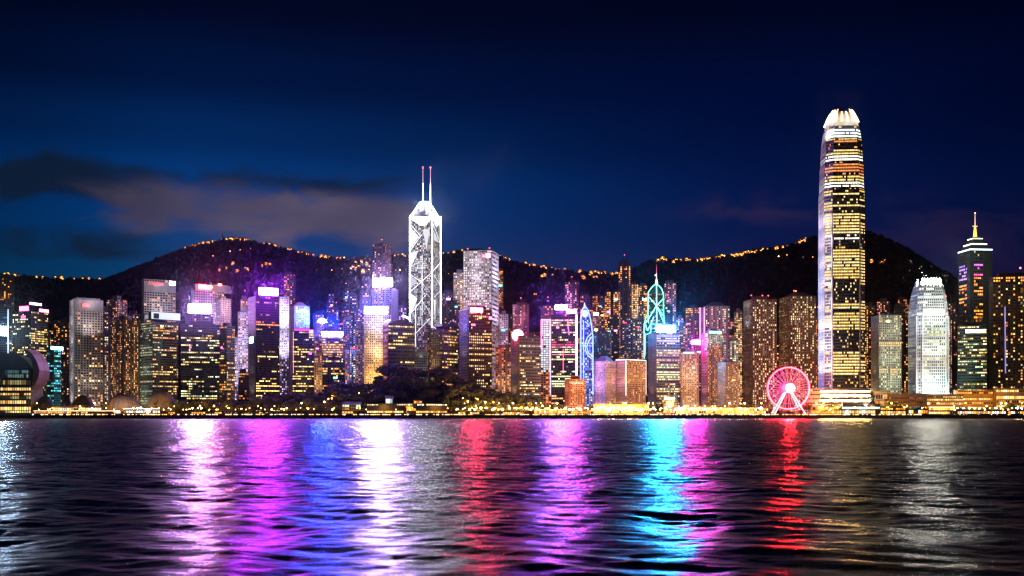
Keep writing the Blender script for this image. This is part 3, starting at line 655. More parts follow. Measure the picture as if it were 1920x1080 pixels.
# -- angular white tower with twin masts
def prism_tower():
    fn = lambda u: (.72, .75, WHITE) if u > .66 else ((.60, .6, WHITE) if u > .45 else (.42, .5, WHITE+PINK))
    st = dict(mode='all', p=.5, s=1.0, pal=WHITE, bay=3.0, floor=4.2, pier=.25, span=.3, zone=fn, dep=.35)
    t = tower('angular white-outlined glass tower with crossed light strips and twin masts', 768, 809, 826, 406, 1800, L_=st, R_=st, wc=(.34, .35, .39), roof='none', flood=[(0, (.95, .95, 1), .5, .72), (0, (.95, .95, 1), .4, .45), (1, (.9, .92, 1), .3, .5)])
    o = t['o']; P_ = t['P']; h = t['h']; c = (P_[0]+P_[2])*.5
    zt = Z(375, 1800)-t['z0']
    top = [c.lerp(p, .30) for p in P_]
    g = Geo(); g.prism(P_, h, h+(zt-h)*.45, [c.lerp(p, .62) for p in P_]); g.prism([c.lerp(p, .30) for p in P_], h, zt); g.build('pyramid_top', wall((.10, .10, .16), .3), o)
    g = Geo()
    for k in range(4): g.bar((P_[k].x, P_[k].y, h), (top[k].x, top[k].y, zt), .4)
    for k in range(4):
        a, b = top[k], top[(k+1) % 4]; g.bar((a.x, a.y, zt), (b.x, b.y, zt), 1.0)
        m = P_[k].lerp(P_[(k+1) % 4], .5); g.bar((top[k].x, top[k].y, zt), (top[k].x, top[k].y, h), .45)
    g.build('crown_light', emis((1, .95, .92), 110), o)
    # bright sloping glass facets under the crown
    g = Geo()
    for (xa, xb, xm) in ((770, 808, 790), (811, 825, 817)):
        q = [face_pt(t, xa, 407)[0], face_pt(t, xb, 407)[0], face_pt(t, xm+(xb-xm)*.45, 421)[0], face_pt(t, xm, 423)[0]]
        g.poly([tuple(v) for v in reversed(q)])
    g.build('glass_facet', emis((1, .97, .86), 40.0), o)
    for px, dx in ((793, -6), (807, 6)):
        p = Vector((X(px, 1800+25)-t['c'].x, c.y)); g = Geo(); z2 = Z(314, 1825)-t['z0']
        g.bar((p.x, p.y, zt-4), (p.x, p.y, zt+(z2-zt)*.55), 1.0, 6, r2=.8); g.build('mast', emis((.95, .93, 1), 4.5), o)
        g = Geo(); g.bar((p.x, p.y, zt+(z2-zt)*.55), (p.x, p.y, z2), .6, 6, r2=.4); g.build('mast_tip', emis((.9, .5, .65), 1.1), o)
        g = Geo(); g.ball((p.x, p.y, z2), 1.4, 8); g.build('beacon', emis((1, .05, .08), 8), o)
    W = (.93, .93, 1)
    for pts, s, r in [
        ([(768.6, 406), (768.6, 610)], 9, 1.15), ([(825.4, 406), (825.4, 622)], 8, .9), ([(809, 398), (809, 614)], 7, .9), ([(792, 478), (792, 592)], 5, .7), ([(779.5, 574), (779.5, 650)], 4.5, .9),
        ([(769, 515), (791, 528)], 5, .7), ([(791, 528), (809, 510), (825, 492)], 5, .75), ([(791, 528), (769, 548)], 5, .7), ([(791, 528), (800, 541)], 3, .5),
        ([(791, 563), (769, 590)], 4.5, .8), ([(791, 562), (801, 552), (809, 562)], 3.5, .5), ([(793, 566), (808, 588)], 3.5, .5), ([(808, 596), (779, 626)], 4, .6),
        ([(770, 420), (789, 443), (770, 470)], 4, .8), ([(811, 420), (825, 458)], 3.5, .6), ([(769, 500), (791, 490)], 3, .6), ([(812, 515), (823, 533)], 3, .5), ([(812, 558), (825, 545)], 3.5, .5),
        ([(810, 612), (825, 622)], 4, .7), ([(789, 443), (809, 420)], 2.5, .5), ([(770, 440), (780, 432)], 2, .5), ([(811, 486), (825, 470)], 2, .5)]:
        tube(t, pts, W, (s*2.2 if s >= 7 else s*.6), r*.42, name='light_strip')
    # lit triangular wall panels
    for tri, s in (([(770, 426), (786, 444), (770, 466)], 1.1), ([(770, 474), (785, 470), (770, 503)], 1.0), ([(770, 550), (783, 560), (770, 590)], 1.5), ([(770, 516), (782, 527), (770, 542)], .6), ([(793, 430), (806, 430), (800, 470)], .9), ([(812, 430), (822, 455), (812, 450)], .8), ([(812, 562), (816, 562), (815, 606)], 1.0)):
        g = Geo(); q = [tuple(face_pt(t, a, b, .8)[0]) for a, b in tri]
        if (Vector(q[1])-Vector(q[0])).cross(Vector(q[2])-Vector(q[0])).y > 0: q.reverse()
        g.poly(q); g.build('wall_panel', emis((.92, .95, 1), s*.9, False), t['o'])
prism_tower()

t = tower('dark office block with gold columns right of the twin-masted tower foot', 802, 829, 858, 618, 1635, L_=punched(.2, 1.0, GOLD, bay=5, pier=.5), R_=office(.4, 1.5, YEL+GOLD, bay=3.6, floor=5, span=.5), wc=(.08, .065, .05), flood=[(0, (1, .68, .38), .9, .1), (0, (1, .72, .45), .8, .55)])
sign(t, 815, 828, 607, 612, (.3, .25, .22), .3, off=-2, name='drum_roof', depth=12)  # drum roof, no sign: its tone is put in as a faint glow
t = tower('low block of yellow-green windows at the foot of the twin-masted tower', 778, None, 801, 662, 1640, R_=office(.3, 1.2, COOL+YEL, bay=3, zone=lambda u: (.95, 1.1, [(.95, 1, .55)]) if .20 < u < .60 else (.02, 1, YEL)), wc=(.2, .2, .18), flood=[(0, (1, .9, .8), .3, .5)])
many([
 ('dim reddish apartment tower seen between the twin-masted tower and the white grid tower', 828, None, 848, 548, 2080, (.18, .14, .17), resid(.4, 1.0, PINK+WARM), [], {}),
 ('shadowed grey apartment tower right behind the dark block with gold columns', 840, None, 862, 568, 2020, (.12, .12, .16), resid(.32, .8, LILAC+WARM), [], {}),
 ('cream apartment tower with an amber lamp on top, left of the white grid tower', 851, None, 872, 512, 2150, (.42, .36, .3), resid(.6, 1.5, WARM+WHITE), [(0, (1, .8, .6), .45, .6, 40)], {'beacon': False}),
])
gz = lambda u: (1.0, 1.15, [(1, .86, .92), (.85, .8, 1), (1, .93, .8)])
t = tower('square white tower gridded with small pinkish lights and a red emblem near its top', 869, 921, 934, 470, 1850, L_=dict(mode='all', p=.8, s=1.1, pal=[(1, .86, .92), (.85, .82, 1), (1, .93, .8)], bay=4.2, floor=5.2, pier=.4, span=.42, dep=.8, frame=(.62, .56, .62)), R_=dict(mode='all', p=.5, s=.5, pal=LILAC, bay=10, floor=8.5, pier=.04, span=.5, dep=.8), wc=(.55, .5, .56), roof='none',
          flood=[(0, (.95, .80, .95), .70, .60, 44), (0, (.95, .8, .95), .55, .80, 44), (1, (.75, .75, 1), .9, .55, 36), (1, (1, .7, .5), .5, .1, 36), (1, (.8, .8, 1), .8, .8, 36)])
sign(t, 911, 920, 475, 484, (1, .25, .4), 6, off=1.6, name='emblem'); sign(t, 904, 910, 477, 483, (1, .2, .35), 2, off=1.6, name='emblem')
for px in (876, 917):
    p = face_pt(t, px, 470, -3)[0]; g = Geo(); g.bar((p.x, p.y, t['h']), (p.x, p.y, t['h']+4), .5); g.build('mast', METAL, t['o']); g = Geo(); g.ball((p.x, p.y, t['h']+5), 1.2, 6); g.build('beacon', emis((1, .06, .1), 6), t['o'])
t = tower('brown-black office tower with a red rooftop sign and a blank lilac side wall', 861, 879, 922, 580, 1650, L_=blank(p=0), R_=office(.42, 1.7, YEL, bay=3.8, floor=5.2, pier=.45, span=.5, frame=(.07, .045, .045)), wc=(.50, .46, .5), roof='none', flood=[(0, (.82, .70, 1), 1.1, .55, 34), (0, (1, .72, .62), .6, .05, 34), (0, (.8, .7, 1), 1.0, .8, 30)])
g = Geo(); p0 = face_pt(t, 881, 575, -1)[0]; p1 = face_pt(t, 909, 575, -1)[0]; g.hexa([(p0.x, p0.y, t['h']), (p1.x, p1.y, t['h']), (p1.x+2, p1.y+20, t['h']), (p0.x+2, p0.y+20, t['h'])], [(p0.x, p0.y, t['h']+6), (p1.x, p1.y, t['h']+6), (p1.x+2, p1.y+20, t['h']+6), (p0.x+2, p0.y+20, t['h']+6)]); g.build('plant_room', wall((.05, .035, .04)), t['o'])
sign(t, 881, 904, 577, 586, (1, .003, .06), 150, text=9, tcol=emis((1, .08, .14), 300), off=1.5)
sign(t, 916, 921, 594, 599, (1, .08, .25), 14, off=1.5); sign(t, 897, 902, 594, 598, (1, .3, .02), 5, off=1.5)
many([
 ('warm-lit apartment tower seen as a sliver right of the white grid tower', 930, None, 943, 508, 2250, (.3, .2, .16), resid(.6, 1.6, ORNG+GOLD), [], {}),
 ('pale narrow tower with lilac crown right of the white grid tower', 937, None, 952, 590, 1800, LIL, resid(.45, 1.0, LILAC+WARM), [(0, (.85, .75, 1), .5, .6)], {}),
 ('brown floodlit apartment block below the pale narrow tower', 930, None, 962, 652, 1720, (.35, .25, .2), resid(.5, 1.2, ORNG+WARM), [(0, (1, .6, .42), .45, .0)], {}),
 ('pink-lit apartment tower behind the gold-flanked office block', 962, None, 991, 572, 1900, (.34, .22, .3), resid(.5, 1.3, PINK), [(0, (1, .35, .6), .40, .6)], {'roof': 'mast'}),
])
t = tower('dark office block with gold flank under a pink domed lamp', 958, 974, 1014, 630, 1660, L_=punched(.12, 1.1, GOLD, bay=3.4), R_=office(.45, 1.5, YEL+COOL, bay=3, floor=5.4, span=.58), wc=(.22, .19, .15), flood=[(0, (1, .68, .28), .95)])
t['o']; g = Geo(); p = face_pt(t, 977, 627, -14)[0]; g.ball((p.x, p.y, t['h']+2), 9, 14, sz=1.0); g.build('dome_lamp', emis((1, .07, .17), 59), t['o'])
t = tower('slim tower with a pink neon frame round a pale glass panel', 1014, None, 1033, 598, 1680, R_=dict(mode='all', p=.95, s=.9, pal=[(.75, .85, 1), (.85, .9, 1)], bay=5, floor=4, pier=.2, span=.25, zone=lambda u: None if u > .45 else (.35, .8, ORNG)), wc=(.30, .16, .12), flood=[(0, (1, .4, .25), .45)])
for pts in ([(1015, 600), (1015, 655)], [(1032, 600), (1032, 740)], [(1015, 600), (1032, 600)]): tube(t, pts, (1, .18, .5), 5, .9, 'neon_tube')
many([('small orange-windowed tower peeking over the pink neon-framed tower', 1015, None, 1030, 585, 1950, (.2, .12, .1), resid(.6, 1.5, ORNG), [], {})])
t = tower('black glass tower with lilac and pink rooftop screens and coloured floor bands', 1034, None, 1081, 590, 1660, R_=office(.42, 1.6, COOL+YEL+[(1, .2, .35), (.8, 1, .5)], bay=3, zone=lambda u: (.95, 1.5, WARM) if u < .2 else ((.9, 1.5, [(.8, 1, .45), (1, .95, .6)]) if .30 < u < .40 else ((.5, 1.3, [(1, .1, .25), (1, .5, .5)]) if .66 < u < .72 else None))), wc=(.05, .045, .06))
sign(t, 1041, 1062, 572, 580, (.34, .10, 1.0), 700, off=-3); sign(t, 1063, 1080, 580, 587, (1, .03, .25), 260, off=-2)
tube(t, [(1081, 590), (1081, 706)], (1, .35, .85), 6, 1.8, 'neon_tube'); tube(t, [(1056, 655), (1056, 700)], (1, .12, .3), 3, .6, 'neon_tube'); tube(t, [(1064, 600), (1067, 628)], (1, .08, .25), 4, 1.0, 'neon_tube'); tube(t, [(1035, 665), (1079, 665)], (1, .2, .3), 2, .6, 'neon_tube')
t = tower('low brick-red block with a pale window grid by the waterfront road', 1059, 1067, 1098, 712, 1590, L_=blank(p=0), R_=punched(.25, 1.0, WARM, bay=3, floor=3.4, pier=.35, span=.35, frame=(.48, .24, .17)), wc=(.50, .22, .15), flood=[(0, (1, .4, .25), .9, 0, 22), (1, (1, .48, .3), .75, 0, 22)], name='office_block', cat='building')
text_on(t, 1070, 1094, 716, 720, 9, (1, .7, .5), 2.0)

# -- blue curved needle
def needle():
    t = tower('blue-lit tapering needle tower with looping light lines', 1087, None, 1111, 632, 1630, R_=dict(mode='all', p=.6, s=.9, pal=BLUE, bay=3, floor=4.5, pier=.3, span=.3), wc=(.12, .14, .3), roof='none', flood=[(0, (.15, .3, 1), .5)])
    o = t['o']; P_ = t['P']; h = t['h']; gb = Geo(); gw = Geo(); gp = Geo()
    segs = [(632, 1087, 1111), (610, 1087.5, 1108), (595, 1088, 1105), (582, 1089, 1102), (576, 1092, 1099)]
    c = (P_[0]+P_[2])*.5; d = (P_[1]-P_[0])
    def ring(x0, x1, s):
        a = (x0-1087)/24; b = (x1-1087)/24; q0 = P_[0].lerp(P_[1], a); q1 = P_[0].lerp(P_[1], b); dp = (P_[3]-P_[0])*s
        return [q0, q1, q1+dp, q0+dp]
    for (y0, a0, a1), (y1, b0, b1) in zip(segs, segs[1:]):
        r0 = ring(a0, a1, 1-(632-y0)/90); r1 = ring(b0, b1, 1-(632-y1)/90); z0 = Z(y0, 1630)-t['z0']; z1 = Z(y1, 1630)-t['z0']
        gb.prism(r0, z0, z1, r1); facade(gw, gp, r0[0], r0[1], z0, z1, dict(mode='all', p=.5, s=.9, pal=BLUE, bay=3, floor=4.5, pier=.3, span=.3), r1[0], r1[1])
    gb.build('tapered_top', wall((.1, .14, .3)), o); gw.build('window', GLASS, o, kind='stuff', glow=True); gp.build('facade_frame', wall((.12, .14, .3)), o, kind='stuff')
    B = (.055, .10, 1)
    for pts in ([(1088, 740), (1088, 600), (1090, 584), (1094, 577)], [(1110.5, 740), (1110.5, 632), (1106, 600), (1102, 584), (1097, 577)], [(1093, 740), (1093, 602)], [(1096, 604), (1104, 612)], [(1108, 626), (1100, 634), (1096, 645), (1097, 658), (1102, 668), (1109, 674)], [(1109, 632), (1103, 640), (1099, 650), (1102, 662), (1109, 668)]):
        g = Geo(); q = [(X(a, 1626)-t['c'].x, 1626-t['c'].y-12, Z(b, 1626)-t['z0']) for a, b in pts]
        for p, r in zip(q, q[1:]): g.bar(p, r, .85, 5)
        g.build('light_strip', emis(B, 9), o)
    g = Geo(); p = (X(1097, 1626)-t['c'].x, -10, Z(588, 1626)-t['z0']); g.ball(p, 4.0, 12, sz=1.3); g.build('lamp_disc', emis((.2, .5, 1), 8), o)
    g = Geo(); g.bar((p[0], 0, Z(577, 1626)-t['z0']), (p[0], 0, Z(566, 1626)-t['z0']), 1.6, 6, r2=.3); g.build('spire', emis((.6, .75, 1), 3), o)
needle()
many([
 ('teal-fronted office block with a cyan roof edge beside the blue needle tower', 1112, 1128, 1146, 622, 1740, (.08, .16, .2), resid(.4, 1.1, BLUE+TEAL+WARM), [(0, (.1, .6, 1), .45, .3)], {}),
], name='office_tower')
sg = tower('pale office tower with a yellowish lamp behind the teal-fronted block', 1112, None, 1124, 593, 1860, R_=resid(.55, 1.2, WARM+PINK), wc=(.25, .22, .25)); sign(sg, 1113, 1122, 586, 592, (.85, .95, .7), 8, off=-2)
sg = tower('flat-topped teal block whose roof edge glows cyan', 1113, None, 1146, 630, 1780, R_=resid(.3, 1, TEAL), wc=(.1, .16, .2)); sign(sg, 1117, 1144, 621, 625, (.2, .8, 1), 22, off=-2)
t = tower('violet-lit stone block with sloping left shoulder near the blue needle tower', 1112, 1137, 1154, 678, 1630, L_=punched(.5, .7, LILAC, bay=2.8, pier=.5), R_=punched(.4, 1.2, GOLD, bay=2.8), wc=(.5, .4, .5), roof='hat', flood=[(0, (.70, .38, 1), 1.0, .5, 28), (0, (1, .50, .85), .9, .0, 28), (1, (1, .55, .25), .6, 0, 26)], name='office_block')
t = tower('broad block with a violet side and a brown grid front edged in white light', 1153, 1175, 1211, 676, 1625, L_=blank(bay=3, p=.1, s=.4, pal=LILAC), R_=punched(.45, 1.0, GOLD+WARM, bay=3, floor=3.6, pier=.4, span=.35, frame=(.42, .28, .19)), wc=(.46, .36, .42), roof='none', flood=[(0, (.75, .40, 1), .8, .5, 28), (0, (1, .5, .75), .6, .0, 26), (1, (1, .62, .32), .55, 0, 26)], name='office_block')
tube(t, [(1156, 675), (1175, 674), (1210, 676)], (.95, .85, .95), 2.5, .7); tube(t, [(1175, 676), (1175, 742)], (1, .85, .75), 2.2, .7); tube(t, [(1210.5, 676), (1210.5, 740)], (1, .8, .7), 1.6, .5)

# -- tall back-row flats in the saddle between the hills
back = [
 ('stepped apartment tower of warm dots left of the blue needle tower', 1060, None, 1084, 530, 2200, (.16, .10, .10), resid(.45, 1.7, GOLD+PINK, bay=4, floor=5), [], {'roof': 'mast'}),
 ('warm-dotted apartment tower right above the blue needle tower', 1088, None, 1106, 556, 2180, (.15, .10, .09), resid(.45, 1.6, GOLD, bay=4, floor=5), [], {}),
 ('gold-lined apartment tower behind the teal-fronted block', 1111, None, 1130, 556, 2190, (.15, .10, .08), resid(.5, 1.8, GOLD, bay=4, floor=5), [], {}),
 ('thin tower with a full-height strip of gold windows in the saddle', 1134, None, 1145, 548, 2210, (.16, .11, .08), resid(.75, 1.9, GOLD, bay=4, floor=5), [], {}),
 ('thin dark tower with gold upper windows left of the tallest dark flats', 1150, None, 1163, 548, 2210, (.14, .09, .08), resid(.6, 1.6, GOLD, bay=4, floor=5), [], {}),
 ('tallest dark apartment tower of the saddle with a red-lit crown', 1160, None, 1182, 492, 2260, (.08, .065, .08), resid(.25, 1.5, GOLD, bay=4, floor=5, zone=lambda u: (.75, 2.2, GOLD) if .86 < u < .97 else None), [], {'roof': 'mast'}),
 ('apartment tower with bright vertical gold window strips left of the green-lined spire tower', 1181, None, 1197, 534, 2200, (.15, .11, .09), resid(.6, 2.0, GOLD+YEL, bay=4, floor=4.5), [], {}),
 ('apartment tower with paired gold strips right up against the green-lined spire tower', 1197, None, 1213, 536, 2230, (.14, .10, .09), resid(.5, 1.8, GOLD, bay=4, floor=4.5), [], {}),
 ('rose-windowed apartment tower right of the green-lined spire tower', 1246, None, 1267, 532, 2200, (.22, .13, .15), resid(.55, 1.4, PINK, bay=4, floor=4.5), [(0, (1, .4, .5), .10, .5, 50)], {}),
 ('short pinkish flats behind the cyan-screened office', 1268, None, 1281, 598, 2050, (.25, .17, .22), resid(.5, 1.3, PINK), [], {}),
 ('dim flats with an orange top row left of the hat-roofed pink-edged tower', 1286, None, 1312, 578, 2000, (.09, .08, .10), resid(.25, 1.3, GOLD, zone=lambda u: (.8, 1.8, GOLD) if u > .95 else None), [], {}),
 ('thin cream apartment tower right of the hat-roofed pink-edged tower', 1377, None, 1391, 586, 1950, (.36, .3, .22), resid(.6, 1.5, WARM+YEL), [], {}),
 ('short orange-windowed flats beside the thin cream apartment tower', 1367, None, 1378, 604, 2050, (.2, .12, .08), resid(.6, 1.5, ORNG), [], {}),
 ('gold-windowed flats in the gap left of the tallest tower', 1526, None, 1541, 590, 2000, (.2, .15, .08), resid(.55, 1.5, GOLD), [], {}),
 ('red-topped flats standing over the pale green block right of the tallest tower', 1645, None, 1668, 566, 2100, (.18, .11, .10), resid(.45, 1.5, ORNG+PINK), [], {}),
 ('gold-windowed flats touching the right side of the tallest tower', 1622, None, 1640, 574, 2050, (.16, .12, .07), resid(.5, 1.5, GOLD), [], {}),
 ('dim brown flats left of the white round-shouldered tower', 1684, None, 1700, 562, 2080, (.15, .10, .10), resid(.4, 1.2, ORNG), [], {}),
 ('second dim brown flats, touching the white round-shouldered tower', 1700, None, 1712, 568, 2100, (.14, .10, .10), resid(.35, 1.0, ORNG), [], {}),
 ('dim flats with reddish windows right of the white round-shouldered tower', 1779, None, 1797, 574, 2050, (.13, .09, .10), resid(.4, 1.2, ORNG+PINK), [], {}),
 ('tall thin warm-dotted tower on the slope right of the magenta-signed tower', 533, None, 553, 515, 2350, (.14, .10, .13), resid(.5, 1.7, ORNG+WARM, bay=4, floor=5), [], {'base': 40}),
 ('dark flats with golden windows between the teal slab and the white hotel block', 103, None, 131, 602, 2000, (.05, .045, .045), resid(.35, 1.5, GOLD), [], {}),
]
many(back, name='apartment_tower', group=None)

# -- green-lined spire tower
def spire_tower():
    t = tower('green glass tower outlined in white-green light with a tall spire', 1208, 1221, 1246, 606, 1850, L_=office(.2, .7, TEAL, bay=3.2), R_=office(.2, .9, TEAL+YEL, bay=3.2), wc=(.04, .14, .13), roof='none', flood=[(1, (.1, .9, .75), .22, .55, 30)])
    o = t['o']; Y = 1850; cx0 = t['c'].x
    u = tower('upper shaft stand-in', 1215, 1230.5, 1247, 550, 1856, L_=office(.22, .9, YEL+PINK, bay=3.2), R_=office(.22, .9, TEAL+YEL, bay=3.2), wc=(.04, .13, .13), roof='none')
    for ch in list(u['o'].children):
        ch.parent = o; ch.location = (u['o'].location-o.location); ch.name = 'upper_'+ch.name.split('.')[0]
    bpy.data.objects.remove(u['o']); PLACED.pop()
    def P3(px, py, dy=-17): return (X(px, Y+dy)-cx0, Y+dy-t['c'].y, Z(py, Y+dy)-t['z0'])
    G = (.22, 1, .66)
    for pts, s in (([(1216, 606), (1215, 590), (1215.5, 548), (1221, 540), (1227, 534)], 3.0), ([(1246, 606), (1244, 590), (1244, 552), (1241, 542), (1235, 535)], 3.0), ([(1231, 530), (1231.5, 608)], 3.2),
        ([(1217, 557), (1231, 573), (1244, 560)], 3.0), ([(1243, 592), (1231, 573), (1222, 588), (1212, 604)], 3.0), ([(1246, 608), (1231, 573)], 2.2), ([(1209, 604), (1214, 620), (1220, 608), (1226, 594)], 2.6), ([(1209, 604), (1212, 592)], 2.2), ([(1208, 606), (1208, 672)], 2.6), ([(1220, 606), (1220, 680)], 2.6), ([(1210, 628), (1220, 624)], 2.0), ([(1210, 625), (1209, 668)], 2)):
        g = Geo(); q = [P3(a, b) for a, b in pts]
        for a, b in zip(q, q[1:]): g.bar(a, b, .8, 5)
        g.build('light_strip', emis(G, s), o)
    g = Geo(); r0 = [Vector(P3(a, 550, d)[:2]) for a, d in ((1216, 0), (1231, -16), (1246, 0), (1231, 22))]; r1 = [Vector(P3(a, 535, d)[:2]) for a, d in ((1227, 0), (1231, -5), (1235, 0), (1231, 6))]
    g.prism(r0, P3(0, 550, 0)[2], P3(0, 535, 0)[2], r1); g.build('crown', wall((.05, .2, .18)), o)
    g = Geo(); g.bar(P3(1231, 536, 0), P3(1231, 524, 0), 3.2, 8, r2=1.6); g.build('lantern', emis((.5, 1, .8), 1.8), o)
    g = Geo(); g.bar(P3(1231, 526, 0), P3(1231, 512, 0), .9, 6, r2=.6); g.build('spire', emis((.9, .6, .75), 1.6), o)
    g = Geo(); g.bar(P3(1231, 512, 0), P3(1231, 496, 0), .6, 6, r2=.15); g.build('spire_tip', emis((1, .15, .25), 1.2), o)
    g = Geo(); g.ball(P3(1229, 516, 0), 1.3, 6); g.build('beacon', emis((1, .9, .9), 5), o)
spire_tower()
t = tower('office tower with a cyan-white rooftop screen and green-white floor bands', 1216, 1231, 1274, 624, 1680, L_=punched(.3, 1.1, PINK+WARM, bay=3), R_=office(.55, 1.4, COOL+YEL, bay=2.8, span=.45, zone=lambda u: (.5, 1.2, [(1, .15, .2), (1, .6, .5)]) if .64 < u < .74 else ((.9, 1.3, LILAC) if u > .84 else ((.9, 1.6, COOL) if abs(u-.5) < .03 else None))), wc=(.30, .24, .24), flood=[(0, (1, .6, .5), .55)])
sign(t, 1231, 1267, 610, 622, (.02, .36, 1.0), 600, off=-2)
t = tower('rounded pale brown office block right of the cyan-screened office', 1277, None, 1309, 662, 1640, R_=punched(.45, 1.1, WARM, bay=3, floor=3.6, pier=.5), wc=(.42, .32, .26), flood=[(0, (1, .72, .5), .6), (0, (1, .7, .6), .35, .6)], name='office_block')
sign(t, 1281, 1301, 660, 663, (1, .85, 1), 2.5, off=0)
t = tower('slim dark block with a pink lamp behind the rounded pale brown block', 1297, None, 1314, 650, 1720, R_=resid(.3, .9, PINK+LILAC), wc=(.12, .1, .14)); sign(t, 1297, 1313, 638, 645, (.95, .02, .45), 520, off=-2)
t = tower('grey hat-roofed tower with a magenta neon edge and dense window grid', 1313, 1323, 1368, 575, 1750, L_=blank(), R_=resid(.55, 1.2, COOL+PINK, bay=3.4, floor=4.2), wc=(.24, .23, .26), roof='hat', flood=[(0, (1, .2, .8), 1.0, .5, 26), (1, (1, .7, .8), .15, .5, 40)])
for x in (1314, 1322): tube(t, [(x, 577), (x, 655)], (1, .2, .8), 4.5, .7, 'neon_tube')
t = tower('teal-crowned brown gridded tower in front of the hat-roofed tower', 1316, 1327, 1356, 626, 1680, L_=blank(p=.1), R_=punched(.55, 1.2, WARM+ORNG, bay=3, floor=3.6), wc=(.40, .28, .22), roof='hat', flood=[(1, (1, .55, .3), .6), (0, (1, .6, .7), .8), (1, (.1, .8, 1), .5, .85, 26)])
sign(t, 1330, 1353, 621, 625, (.2, .85, 1), 12, off=-1)
t = tower('stepped brown block with twin window grids below the teal-crowned tower', 1346, 1362, 1385, 680, 1640, L_=punched(.6, 1.2, WARM+ORNG, bay=3, floor=3.6), R_=punched(.5, 1.1, COOL+WARM, bay=3, floor=3.6), wc=(.38, .28, .2), flood=[(0, (1, .55, .28), .55), (1, (1, .65, .4), .5)], name='office_block')
t = tower('small white-green block in the gap right of the brown gridded towers', 1369, None, 1384, 640, 1760, R_=resid(.7, 1.3, COOL), wc=(.4, .42, .36), name='office_block')
tw = dict(bay=4, floor=4.6)
t = tower('left one of the twin brown towers, with a blue-white upper corner', 1394, 1411, 1456, 562, 1760, L_=punched(.25, 1.2, YEL, **tw), R_=punched(.42, 1.5, YEL, **tw), wc=(.26, .19, .16), flood=[(0, (.65, .8, 1), 1.1, .76, 26), (0, (1, .6, .45), .22), (1, (1, .55, .4), .22), (1, (1, .62, .5), .10, .5)], beacon=False)
for a in (1412, 1433, 1444): p = face_pt(t, a, 558, -8)[0]; g = Geo(); g.bar((p.x, p.y, t['h']), (p.x, p.y, t['h']+7), .5); g.build('mast', METAL, t['o']); g = Geo(); g.ball((p.x, p.y, t['h']+8), 1.1, 6); g.build('beacon', emis((1, .08, .1), 6), t['o'])
t = tower('right one of the twin brown towers, with chamfered shoulders behind the observation wheel', 1461, 1482, 1530, 556, 1760, L_=punched(.4, 1.4, YEL, **tw), R_=punched(.45, 1.5, YEL, **tw), wc=(.26, .19, .16), roof='hat', flood=[(0, (1, .55, .42), .22), (1, (1, .52, .4), .25), (1, (1, .65, .5), .10, .5)])
for a, c in ((1480, (1, .08, .1)), (1496, (1, .4, .1))): p = face_pt(t, a, 552, -8)[0]; g = Geo(); g.bar((p.x, p.y, t['h']), (p.x, p.y, t['h']+9), .5); g.build('mast', METAL, t['o']); g = Geo(); g.ball((p.x, p.y, t['h']+10), 1.1, 6); g.build('beacon', emis(c, 6), t['o'])

# -- the tallest tower
def chamfer(hw, ch, cx, cy, hd=None):
    hd = hd or hw
    return [Vector((cx+a, cy+b)) for a, b in ((-hw, -hd+ch), (-hw+ch, -hd), (hw-ch, -hd), (hw, -hd+ch), (hw, hd-ch), (hw-ch, hd), (-hw+ch, hd), (-hw, hd-ch))]
def crowned(label, xl, xr, Y, prof, chf, stf, wc, crown, lab2=None, rot=0.0, podium=None):
    cx = X((xl+xr)/2, Y); hw0 = (xr-xl)/2/F*Y
    o = empty('office_tower', label, 'skyscraper', None, (cx, Y+hw0, GZ)); o.rotation_euler = (0, 0, rot)
    gb = Geo(); gp = Geo(); gw = Geo(); gd = Geo()
    for (y0, w0), (y1, w1) in zip(prof, prof[1:]):
        z0 = Z(y0, Y)-GZ; z1 = Z(y1, Y)-GZ
        if y0 == prof[0][0]: z0 = 0
        a = chamfer(hw0*w0, hw0*w0*chf, 0, 0); b = chamfer(hw0*w1, hw0*w1*chf, 0, 0)
        gb.prism(a, z0, z1, b)
        for k in (7, 0, 1, 2, 3):
            i, j = k, (k+1) % 8
            st = stf(k, (y0+y1)/2)
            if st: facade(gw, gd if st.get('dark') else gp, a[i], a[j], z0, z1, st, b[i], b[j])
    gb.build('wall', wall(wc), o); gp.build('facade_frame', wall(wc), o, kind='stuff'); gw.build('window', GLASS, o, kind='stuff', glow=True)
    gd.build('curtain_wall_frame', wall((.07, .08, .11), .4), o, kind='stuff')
    return o, hw0
